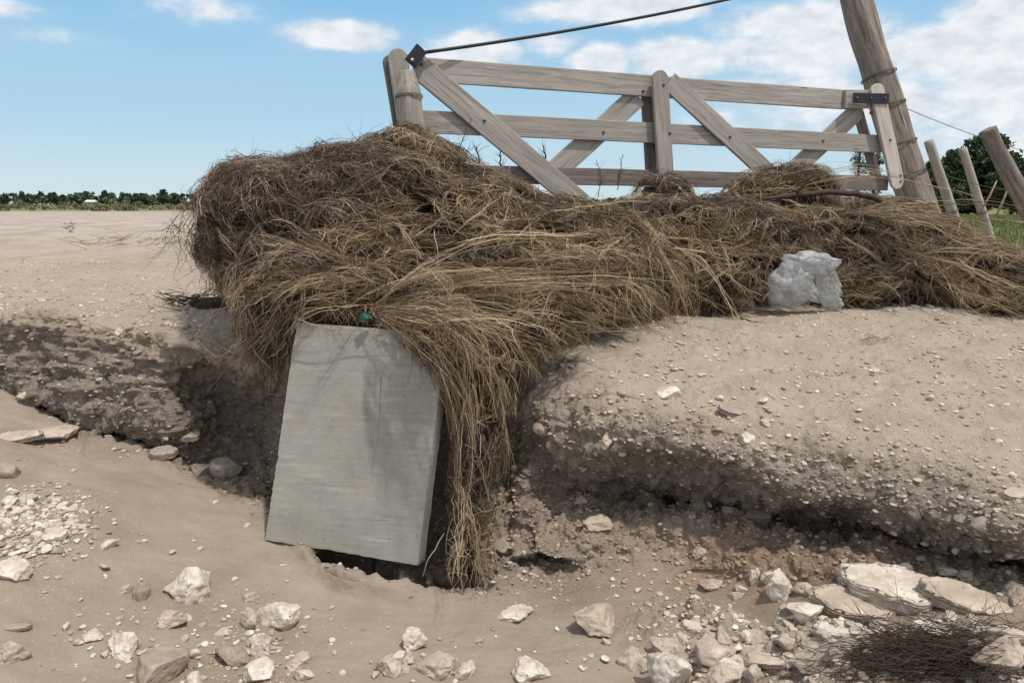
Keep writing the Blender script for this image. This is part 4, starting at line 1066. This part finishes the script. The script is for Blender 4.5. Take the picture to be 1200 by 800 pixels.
    lock_set(40, [(470,360,3.52),(520,375,3.38),(545,420,3.34),(556,490,3.36),(552,570,3.33)], S3*.7, 16, .8, .08)
    lock_set(30, [(535,575,3.30),(540,620,3.22),(535,665,3.14),(522,700,3.08)], S3*.8, 14, .9, .15)
    lock_set(34, [(536,575,3.30),(548,620,3.20),(556,660,3.13),(566,700,3.08)], S3*.8, 14, .9, .15)
    lock_set(46, [(455,332,3.72),(390,330,3.62),(335,345,3.60),(300,370,3.62),(290,425,3.66)], S3*1.1, 14, .85, .08)
    lock_set(24, [(440,345,3.70),(385,352,3.58),(350,362,3.52),(330,400,3.55)], S3*.8, 14, .8, .06)
    lock_set(40, [(735,285,4.62),(748,300,4.42),(752,335,4.36),(748,378,4.40)], S3*1.1, 15, .85, .10)
    lock_set(30, [(760,280,4.7),(800,290,4.6),(815,325,4.6),(820,350,4.6)], S3*1.2, 13, .7, .05)
    lock_set(30, [(560,300,3.98),(640,290,3.98),(720,300,4.2),(770,330,4.4)], S3*1.5, 14, .75, .06)
    lock_set(30, [(1010,262,5.2),(1080,272,4.95),(1140,300,4.75),(1190,350,4.55)], S3*1.6, 14, .8, .10)
    lock_set(26, [(1060,300,4.95),(1120,320,4.62),(1170,345,4.5),(1230,375,4.4)], S3*1.4, 14, .8, .10)
    lock_set(26, [(880,230,5.8),(930,215,5.75),(985,222,5.7),(1040,245,5.6)], S3*1.4, 14, .7, .10)
    # single stalks at odd angles
    p = starts(15000); G, tn = walk(p, 8, r.uniform(.006, .030, len(p)), r.uniform(-.01, .028, len(p)), .022, 1.0, lift=.9, rnd=2.6, mom=3)
    wob = np.cumsum(r.normal(size=G.shape)*.003, axis=1); G = G+wob
    ribbons(G, r.uniform(.0022, .005, len(p)), np.clip(.60+r.normal(size=len(p))*.25, 0, 1), np.clip(tn+.05, 0, 1))
    # short broken stalks sticking every way, some pale and some rotten dark
    for nn_, ln_, wd_, rs_, tn_ in ((7500, (.03, .10), (.0022, .0048), .72, .75), (5000, (.03, .13), (.0025, .006), .12, .05), (1500, (.08, .22), (.003, .0055), .60, .4)):
        p = starts(nn_); f, g, fl, _ = field(p); d = r.normal(size=p.shape)+fl*.5; d -= g*(d*g).sum(1, keepdims=True)*.85; d += g*r.normal(size=(len(p), 1))*.25
        d /= np.linalg.norm(d, axis=1, keepdims=True); L = r.uniform(*ln_, len(p))[:, None]; bend = r.normal(size=p.shape)*.12; bend[:, 2] -= .05
        p0 = p-g*(f-r.uniform(.012, .045, len(p)))[:, None]; ts = np.linspace(-.5, .5, 6)
        P = np.stack([p0+d*L*t+bend*L*t*t*2 for t in ts], 1)
        ribbons(P, r.uniform(*wd_, len(p)), np.clip(rs_+r.normal(size=len(p))*.2, 0, 1), np.full(len(p), tn_), .8)
    # wiry dark roots bristling from the left end and the crest
    p = starts(9000); sel = (p[:, 0]/p[:, 1] < -.19)*(p[:, 2] > -.45) | (p[:, 2] > .05)*(r.random(len(p)) < .25); p = p[sel][:1800]
    n = len(p); f, g, fl, tn = field(p); P = [p-g*.02]; d = g*.7+r.normal(size=(n, 3))*.8; cur = r.normal(size=(n, 3))*.18; ln = r.uniform(.006, .02, n)[:, None]
    d[:, 2] += .1
    for s in range(9):
        d = d/np.linalg.norm(d, axis=1, keepdims=True)+cur+r.normal(size=(n, 3))*.28; P.append(P[-1]+d*ln)
    P = np.stack(P, 1); ribbons(P, r.uniform(.0016, .0036, n), np.clip(.35+r.normal(size=n)*.25, 0, 1), np.full(n, .05))
    # tangles: curly fine strands lying round the left lump
    sel2 = None
    p = starts(9000); p = p[(p[:, 0]/p[:, 1] < -.22)][:1500]
    G, tn = walk(p, 12, r.uniform(.012, .03, len(p)), r.uniform(.0, .03, len(p)), .02, 2.6, rnd=3.0, mom=1.2)
    children(G, np.full(len(p), .10), 9, .008, .03, (.0018, .0036), .007, .4, .1)
    # hanging fringe of roots by the slab and under the left overhang
    pts = []
    for (x0, y0, d0, x1, y1, d1, m_) in ((275,350,3.85,345,372,3.75,150),(440,372,3.46,520,420,3.42,170),(520,480,3.48,600,520,3.46,120),(505,560,3.36,580,600,3.34,120),(700,330,4.55,780,345,4.5,120),(225,300,4.3,300,330,4.2,120)):
        for _ in range(m_): u = r.random(); pts.append(np.array(at(x0+(x1-x0)*u+r.normal()*5, y0+(y1-y0)*u+r.normal()*8, d0+(d1-d0)*u+r.normal()*.03)))
    p = np.array(pts); n = len(p); P = [p]; d = r.normal(size=(n, 3))*.35+np.array([0, -.15, -.6]); ln = r.uniform(.010, .034, n)[:, None]; cur = r.normal(size=(n, 3))*.05
    for s in range(9):
        d = d/np.linalg.norm(d, axis=1, keepdims=True)+cur+r.normal(size=(n, 3))*.10+np.array([0, 0, -.12]); P.append(P[-1]+d/np.linalg.norm(d, axis=1, keepdims=True)*ln)
    ribbons(np.stack(P, 1), r.uniform(.002, .0042, n), np.clip(.5+r.normal(size=n)*.3, 0, 1), np.full(n, .5))
    me = raw_mesh('dead_grass', np.concatenate(VS), np.concatenate(QS), True, {'rnd': ('FLOAT', np.concatenate(AR)), 'tone': ('FLOAT', np.concatenate(AT)), 'along': ('FLOAT', np.concatenate(AU))})
    # matted inside, darkened to read as shade, in the same object
    V0, F0 = ICO[3]; CV = []; CF = []; o = 0
    for c, rad, mn in zip(C, Rr, main):
        if not mn and 600+FPX*c[0]/c[1] < 262: continue
        V = V0*(1+.10*pnoise(V0*3+c, 4)+.06*fbm(V0*11+c, 2, 4))[:, None]*rad*(.88 if mn else .74)+c; CV.append(V); CF.append(F0+o); o += len(V)
    core = raw_mesh('dead_grass_core', np.concatenate(CV), np.concatenate(CF), True)
    core.materials.append(M['core']); co = bpy.data.objects.new('core', core)
    ob = mesh_obj('dead_grass_heap', me, M['straw']); COL.objects.link(co)
    co.parent = ob; co.name = 'matted_core'
    tag(ob, 'big tangled heap of washed-up dead grass against the gate', 'dead grass', kind='stuff')
    print('HAY quads', sum(len(q) for q in QS))
    return field
hay_field = build_hay()

# ------------------------------------------------------------------ branches, roots and twigs
def branchy(name, pts, r0, r1, mat, label, cat, twigs=(), seed=0, group=None, wob=.006):
    rr = random.Random(seed); P = [Vector(p) for p in pts]
    Q = []
    for i in range(len(P)-1):
        p0 = P[max(i-1, 0)]; p1 = P[i]; p2 = P[i+1]; p3 = P[min(i+2, len(P)-1)]
        for j in range(6):
            t = j/6; Q.append(.5*((2*p1)+(p2-p0)*t+(2*p0-5*p1+4*p2-p3)*t*t+(3*p1-p0-3*p2+p3)*t**3)+Vector([rr.uniform(-wob, wob) for _ in range(3)]))
    Q.append(P[-1]); n = len(Q)
    m = MB(); m.tube(Q, [r0+(r1-r0)*i/(n-1) for i in range(n)], 8, seed, .2)
    for (u, dx, dy, dz, L) in twigs:
        i = int(u*(n-1)); p = Q[i]; d = Vector((dx, dy, dz)).normalized(); T = [p]
        for k in range(6): d = (d+Vector([rr.uniform(-.25, .25) for _ in range(3)])).normalized(); T.append(T[-1]+d*L/6)
        rb = (r0+(r1-r0)*u)*.55; m.tube(T, [rb*(1-.13*k) for k in range(7)], 6)
    return tag(m.build(name, M[mat]), label, cat, group)
branchy('root', [at(862, 243, 5.75), at(905, 232, 5.62), at(960, 226, 5.6), at(1010, 228, 5.6), at(1040, 240, 5.55), at(1065, 262, 5.4)], .016, .026, 'twig', 'thick dark curved root lying on the crest of the dead grass under the gate', 'root', ((.3, .2, -.3, .5, .2), (.7, .5, -.3, -.3, .25)), 1)
branchy('branch', [at(792, 343, 4.72), at(830, 355, 4.70), at(870, 363, 4.68), at(921, 365, 4.66)], .009, .005, 'twig', 'dark bare branch lying on the bank left of the white plastic bag', 'branch', ((.2, .6, -.4, .0, .3), (.35, .5, -.8, 0, .22), (.6, .6, .3, .1, .2)), 2)
branchy('stick', [at(868, 372, 4.55), at(880, 377, 4.5), at(893, 379, 4.48)], .006, .004, 'twig', 'short dark stick on the bank below the bare branch', 'stick', (), 3)
branchy('branch', [at(660, 318, 4.0), at(690, 300, 4.35), at(740, 290, 4.48), at(800, 292, 4.75), at(850, 300, 4.78)], .010, .006, 'palestick', 'long pale thin branch lying across the front of the dead grass', 'branch', ((.3, -.3, -.2, .8, .2),), 4)
branchy('twig', [at(344, 372, 3.50), at(380, 384, 3.47), at(420, 388, 3.455), at(448, 404, 3.45)], .003, .0018, 'palestick', 'thin twig bent over the top edge of the concrete slab', 'twig', (), 5, None, .001)
branchy('root', [at(233, 398, 4.05), at(244, 412, 3.96), at(262, 419, 3.95), at(275, 416, 3.95), at(262, 408, 3.98), at(240, 396, 4.05)], .005, .003, 'palestick', 'thin looped root sticking out of the left bank', 'root', (), 6)
for i, (x, y, lab) in enumerate([(553, 178, 'leftmost'), (566, 176, 'second'), (592, 180, 'third'), (629, 176, 'fourth'), (648, 172, 'rightmost')]):
    p = gp(x-4, y+26, -.05-.02*i)
    tw = [(random.uniform(.3, .9), random.uniform(-1, 1), .1, random.uniform(.2, 1), random.uniform(.05, .12)) for _ in range(6)]
    branchy('twig', [p, p+Vector((.02, 0, .08)), p+Vector((.0+.02*(i % 3-1), 0, .18))], .008, .004, 'twig', f'{lab} of the dark upright twigs poking up behind the lower rail of the gate', 'twig', tw, 20+i, 'dark twigs behind the gate')
for i, (x, y, lab) in enumerate([(700, 205, 'thin weed stalk standing in the gate gap left of the middle stile'), (722, 198, 'tall thin weed stalk close to the middle stile of the gate'), (538, 158, 'thin weed stalk standing on the peak of the heap right of the gate post')]):
    p = gp(x, y+24, .02) if i < 2 else at(x, 190, 4.9)
    tw = [(random.uniform(.3, .95), random.uniform(-1, 1), .1, random.uniform(.4, 1), random.uniform(.05, .1)) for _ in range(7)]
    branchy('weed_stalk', [p, p+Vector((.015, 0, .12)), p+Vector((-.02+.05*i, 0, .26))], .0035, .002, 'twig', lab, 'weed', tw, 40+i)
def brush_pile():
    rr = random.Random(5); c, _ = hit(1095, 790); m = MB()
    for k in range(1000):
        px = rr.gauss(1100, 55); py = rr.gauss(782, 15); 
        q, n = hit(max(960, min(px, 1230)), max(748, min(py, 840)))
        h = max(0., 1-((px-1100)/130)**2)*rr.uniform(0, .09)
        p = q+Vector((0, 0, h+.004)); a = rr.gauss(0, .35)+(pi if rr.random() < .5 else 0); d = Vector((cos(a), sin(a)*.8, rr.uniform(-.1, .22))); L = rr.uniform(.06, .24); T = [p]
        cu = Vector([rr.uniform(-.12, .12) for _ in range(3)])
        for s in range(7):
            d = (d.normalized()+cu+Vector([rr.uniform(-.18, .18) for _ in range(3)])); T.append(T[-1]+d.normalized()*L/7)
        m.tube(T, [.0015*(1-.1*s) for s in range(8)], 4, smooth=True)
    tag(m.build('brushwood', M['twig']), 'tangle of fine dark brown twigs at the bottom right corner', 'brushwood')
brush_pile()

# small drift of roots on the left field edge and litter on the far field
def litter(px0, px1, py, n, name, label, seed, L=(.05, .2), r0=.003, hh=.03, tone='palestick'):
    rr = random.Random(seed); m = MB()
    for k in range(n):
        q, _ = hit(rr.uniform(px0, px1), py+rr.gauss(0, 3.5)); p = q+Vector((0, 0, rr.uniform(0, hh)))
        a = rr.uniform(-.5, .5)+(pi if rr.random() < .5 else 0); d = Vector((cos(a), sin(a), rr.uniform(-.2, .3))); T = [p]; l = rr.uniform(*L)
        for s in range(5): d = (d.normalized()+Vector([rr.uniform(-.3, .3) for _ in range(3)])); T.append(T[-1]+d.normalized()*l/5)
        m.tube(T, [r0*(1-.12*s) for s in range(6)], 4)
    return tag(m.build(name, M[tone]), label, 'debris')
litter(196, 262, 357, 90, 'debris', 'small dark drift of roots on the ground at the left foot of the heap', 3, (.04, .14), .0035, .06, 'twig')
litter(70, 220, 285, 90, 'debris', 'thin line of dry litter across the sand left of the heap', 4, (.08, .3), .006, .06)
litter(190, 222, 270, 16, 'debris', 'low dark branch debris on the sand near the heap', 5, (.1, .45), .007, .05, 'twig')
litter(78, 86, 266, 12, 'debris', 'small dark clump of debris on the far sand at left', 6, (.1, .2), .012, .08, 'twig')
litter(655, 670, 384, 20, 'debris', 'little tuft of straw on the edge of the right bank', 7, (.03, .1), .002, .02)
litter(1012, 1040, 398, 36, 'debris', 'flat little patch of brown straw on top of the right bank', 8, (.02, .07), .002, .012)

# ------------------------------------------------------------------ plastic bag, green scrap, sheet
def bag_mat():
    m = NT('plastic_film', .25, .5); P = m.obj()
    m.col(m.mix(m.mr(m.noise(P, 14, 5, .6), .35, .7), (.38, .40, .41), (.64, .66, .67)))
    m.b.inputs['Transmission Weight'].default_value = .0
    m.bump(m.noise(P, 26, 4, .6, 1.5), .45, .006)
    tr = m.N.new('ShaderNodeBsdfTranslucent'); tr.inputs[0].default_value = (.8, .8, .8, 1); tp = m.N.new('ShaderNodeBsdfTransparent')
    m1 = m.N.new('ShaderNodeMixShader'); m1.inputs[0].default_value = .35; m2 = m.N.new('ShaderNodeMixShader'); m.lk(m.mr(m.noise(P, 9, 4), .38, .66, .25, .75), m2.inputs[0])
    m.L.new(m.b.outputs[0], m1.inputs[1]); m.L.new(tr.outputs[0], m1.inputs[2]); m.L.new(m1.outputs[0], m2.inputs[1]); m.L.new(tp.outputs[0], m2.inputs[2]); m.L.new(m2.outputs[0], m.N['Material Output'].inputs[0])
    return m.m
def build_bag():
    c = at(946, 328, 4.70); t = thing('plastic_bag', c, 'crumpled white translucent plastic bag lying against the dead grass', 'plastic bag')
    bmw = bag_mat(); k = mpp(946, 330, 4.86); V0, F0 = ICO[5]
    def blob(name, dx, dy, w, h, dep, seed, sq=0., rot=0.):
        V = V0.copy(); th = np.arctan2(V[:, 2], V[:, 0]); ax_ = V[:, 1]; q = np.stack([np.cos(th)*2.6, np.sin(th)*2.6, ax_*.7+seed], 1)
        pl = (.35-np.abs(pnoise(q*.8, seed))*1.6)*.30+(.35-np.abs(pnoise(q*np.array([1.9, 1.9, 1.]), seed+1))*1.6)*.07
        V = V*(.92+.22*pnoise(V*1.4+seed, seed)+pl*np.sqrt(np.clip(1-ax_**2, 0, 1))+.13*(.5-2*np.abs(pnoise(V*2.6+seed, seed+3))))[:, None]
        V *= np.array([w/2, 0, h/2])*k+np.array([0, dep/2, 0])
        X = V[:, 0]*cos(rot)-V[:, 2]*sin(rot); Z = V[:, 0]*sin(rot)+V[:, 2]*cos(rot); V[:, 0] = X; V[:, 2] = Z
        V += np.array([dx*k, 0, -dy*k]); me = raw_mesh(name, V, F0, True); return mesh_obj(name, me, bmw, t)
    blob('film', -18, 4, 56, 52, .15, 3, rot=.25)
    blob('film', 2, -20, 66, 24, .12, 5, rot=-.08)
    blob('film', 24, 6, 26, 56, .12, 7, rot=.4)
    blob('film', -2, 12, 44, 22, .10, 9, rot=-.5)
    blob('film', -34, 22, 16, 30, .07, 13, rot=.1)
    blob('film', 30, 26, 26, 18, .08, 15, rot=-.2)
    # carrying handle: a twisted loop of film
    m = MB(); T = []
    for i in range(22):
        a = pi*1.15*i/21-.2; T.append(c+Vector((.02+cos(a)*.115, -.06-.02*sin(3*a), .10+sin(a)*.045)))
    m.tube(T, [.010+.006*sin(i*1.7) for i in range(22)], 8, 4, .5, flat=.35); m.build('handle', bmw, t)
build_bag()
def scrap():
    V, F = rock_shape(77, 3, 6, 1., 1.4); k = mpp(428, 372, 3.5); V = V*np.array([9*k, .02, 6*k]); o = mesh_obj('plastic_scrap', raw_mesh('plastic_scrap', V, F, False), plain_mat('green_plastic', (.02, .13, .09), .4, .4), None, at(429, 373, 3.47))
    o.rotation_euler = (.3, .4, .2); tag(o, 'small scrap of green plastic on the top edge of the concrete slab', 'plastic scrap')
    k = mpp(1145, 371, 4.85); m = MB(); p = at(1145, 372, 4.75)
    n = 12; V = []; F = []
    for i in range(n+1):
        for j in range(5):
            u = i/n; v = j/4; V.append(p+Vector(((u-.5)*44*k, (v-.5)*.12+.02*sin(u*9), .012+.018*sin(v*3+u*6)-abs(u-.5)*.01)))
    F = [(i*5+j, (i+1)*5+j, (i+1)*5+j+1, i*5+j+1) for i in range(n) for j in range(4)]
    m.add(V, F); o = m.build('plastic_sheet', plain_mat('grey_sheet', (.28, .29, .30), .4, .4)); sm = o.modifiers.new('thick', 'SOLIDIFY'); sm.thickness = .004
    tag(o, 'flat grey scrap of sheet caught under the dead grass at right', 'sheet scrap')
scrap()

# ------------------------------------------------------------------ vegetation behind
def leaf_cloud(blobs, n, size, seed, flat=.6):
    """leaf-sized faces spread through the volume of the blobs, clumped"""
    r = np.random.default_rng(seed); B = np.array([b[:3] for b in blobs]); S = np.array([b[3:6] for b in blobs]); w = np.prod(S, 1)**.8; w /= w.sum()
    nc = max(12, n//28); k = r.choice(len(B), nc, p=w); v = r.normal(size=(nc, 3)); v /= np.linalg.norm(v, axis=1, keepdims=True)
    cen = B[k]+v*S[k]*(r.random(nc)**.35)[:, None]*(1+.18*r.normal(size=nc))[:, None]
    j = r.integers(0, nc, n); cs = (S[k].mean(1)*.17)[j]
    P = cen[j]+r.normal(size=(n, 3))*cs[:, None]*np.array([1, 1, flat])
    a = r.normal(size=(n, 3)); a /= np.linalg.norm(a, axis=1, keepdims=True); b = np.cross(a, r.normal(size=(n, 3))); b /= np.linalg.norm(b, axis=1, keepdims=True)
    s = size*r.uniform(.5, 1.3, n)[:, None]
    V = np.stack([P-a*s-b*s*.2, P+b*s*.55, P+a*s, P-b*s*.5], 1).reshape(-1, 3); Q = np.arange(n*4).reshape(-1, 4)
    rn = np.clip((r.random(nc))[j]*.6+r.random(n)*.4, 0, 1)
    return V, Q, np.repeat(rn, 4)
def tree(px, py_top, d, width_px, label, mat='leaf', n=9000, seed=0, group=None, zg=-.6, name='tree', leaf=None, lobes=9, low=.12):
    k = mpp(px, 240, d); base = at(px, 240, d); base.z = zg; H = at(px, py_top, d).z-zg; W = width_px*k/2
    rr = np.random.default_rng(seed)
    t = thing(name, base, label, 'tree' if name.endswith('tree') else 'bush', group)
    blobs = []
    for i in range(lobes):
        z = H*(low+(.84-low)*((i+.5)/lobes)); rad = W*(.95 if z < H*.6 else .95*(1-(z/H-.6)*1.5)); a = rr.uniform(0, 6.3)
        s = W*rr.uniform(.32, .5)*(1 if z < H*.7 else .75); o = max(rad-s, 0)
        blobs.append((cos(a)*o, sin(a)*o, z, s, s, min(s*.9, H*.17)))
    blobs.append((0, 0, H*.45, W*.55, W*.55, H*.33)); blobs.append((W*.05, 0, H*.83, W*.3, W*.3, H*.14))
    V, Q, rn = leaf_cloud(blobs, n, leaf or W*.06, seed)
    V[:, 2] = np.clip(V[:, 2], .02, H*1.03)
    o = mesh_obj('crown', raw_mesh('crown', V, Q, False, {'rnd': ('FLOAT', rn)}), M[mat], t)
    m = MB(); T = Vector(base); m.tube([T+Vector((0, 0, -.1)), T+Vector((W*.03, 0, H*.3)), T+Vector((0, 0, H*.6)), T+Vector((W*.04, 0, H*.85))], [H*.028, H*.022, H*.014, H*.005], 8)
    for i in range(6):
        a = rr.uniform(0, 6.3); z = H*(.25+.09*i); m.tube([T+Vector((0, 0, z)), T+Vector((cos(a)*W*.35, sin(a)*W*.35, z+H*.1)), T+Vector((cos(a)*W*.65, sin(a)*W*.65, z+H*.14))], [H*.012, H*.008, H*.003], 6)
    m.build('trunk', M['trunk'], t)
    return t
tree(1150, 150, 46, 96, 'tall dark dense evergreen tree behind the broken post', n=26000, seed=1)
tree(1108, 176, 44, 66, 'lower dark round tree left of the tall evergreen behind the stakes', n=17000, seed=2)
tree(1186, 186, 43, 60, 'lower dark tree at the right edge before the tall evergreen', n=15000, seed=3)
tree(1256, 170, 45, 90, 'dark tree further right beyond the frame of stakes', n=8000, seed=13)
tree(1003, 152, 62, 22, 'slim dark tree seen between the gate rails at left of its pair', n=7000, seed=4)
tree(1022, 166, 60, 26, 'rounder dark tree seen between the gate rails beside the pole', n=7000, seed=5)
for i, (x, yt, w, lab) in enumerate([(192, 222, 20, 'tallest round tree on the far horizon at left'), (124, 223, 10, 'lone small tree with a bare trunk standing above the far tree line'),
                                     (207, 226, 15, 'round far tree just right of the tallest one on the horizon'), (147, 226, 26, 'broad far tree left of the tallest one on the horizon'),
                                     (166, 226, 24, 'broad far tree touching the left side of the tallest one'),
                                     (27, 227, 8, 'narrow far tree near the left edge of the horizon'), (64, 225, 12, 'pointed far tree in the left part of the tree line'), (6, 226, 9, 'far tree at the very left edge of the horizon')]):
    tree(x, yt, 330, w, lab, 'leaf_far', 3200, 30+i, 'trees along the far horizon', lobes=6, leaf=.6, low=.2 if w > 12 else .5)
def far_wood():
    r = np.random.default_rng(8); bl = []
    for x in np.arange(-700, 2000, 3.4):
        d = r.uniform(345, 420); k = mpp(x, 240, d); h = r.uniform(11, 17)*k*(1 if x < 240 or x > 1080 else .55); b = at(x+r.normal()*2, 240, d)
        bl.append((b.x, b.y, -.6+h*.45, r.uniform(4, 7)*k, 3, h*.55))
    V, Q, rn = leaf_cloud(bl, 110000, .9, 9); V[:, 2] = np.maximum(V[:, 2], -.5)
    tag(mesh_obj('far_wood', raw_mesh('far_wood', V, Q, False, {'rnd': ('FLOAT', rn)}), M['leaf_far']), 'dark far-off wood along the horizon', 'wood', kind='stuff')
    bl = []
    for x in np.arange(-500, 1700, 7):
        d = r.uniform(68, 130); b = at(x+r.normal()*4, 240, d); h = r.uniform(.3, .9)*(1.7 if d > 95 else .8)
        bl.append((b.x, b.y, -.6+h*.4, r.uniform(.7, 1.6), 1.2, h*.6))
    V, Q, rn = leaf_cloud(bl, 80000, .14, 10); V[:, 2] = np.maximum(V[:, 2], -.58)
    tag(mesh_obj('scrub', raw_mesh('scrub', V, Q, False, {'rnd': ('FLOAT', rn)}), M['scrub']), 'belt of low olive scrub beyond the pale sand', 'scrub', kind='stuff')
    # green grass behind the stakes
    n = 42000; d = r.uniform(9.5, 34, n); px = r.uniform(1075, 1290, n); a = (px-600)/FPX; t = d/cos(PITCH)
    P = np.stack([a*d*1.03, d, np.full(n, -.60)], 1); th = r.random(n)*6.28; h = r.uniform(.05, .20, n)*(1+.5*pnoise(P*.6, 3)); w = .006+.0006*d
    S = np.stack([np.cos(th), np.sin(th), 0*th], 1)*w[:, None]; lean = r.normal(size=(n, 3))*.35*h[:, None]; lean[:, 2] = h
    V = np.stack([P-S, P+S, P+lean+S*.2, P+lean-S*.2], 1).reshape(-1, 3)
    tag(mesh_obj('green_grass', raw_mesh('green_grass', V, np.arange(n*4).reshape(-1, 4), False, {'rnd': ('FLOAT', np.repeat(r.random(n), 4))}), M['grass']), 'bright green grass behind the leaning stakes', 'grass', kind='stuff')
far_wood()
def far_house():
    t = thing('far_building', at(107, 240, 300)+Vector((0, 0, 0)), 'tiny low house with a pale roof before the far trees', 'house')
    b = t.location.copy(); b.z = -.6
    m = MB(); m.board(b+Vector((-1.6, 0, .8)), b+Vector((1.6, 0, .8)), 1.6, 2.4, Vector((0, -1, 0))); m.build('wall', plain_mat('far_wall', (.35, .33, .3), .9), t)
    m = MB(); V = [b+Vector(v) for v in ((-1.9, -1.5, 1.61), (1.9, -1.5, 1.61), (1.9, 1.5, 1.61), (-1.9, 1.5, 1.61), (-1.7, 0, 2.3), (1.7, 0, 2.3))]
    m.add(V, [(0, 1, 5, 4), (2, 3, 4, 5), (0, 4, 3), (1, 2, 5), (3, 2, 1, 0)]); m.build('roof', plain_mat('far_roof', (.75, .73, .70), .7), t)
far_house()
print('objects', len(bpy.data.objects))
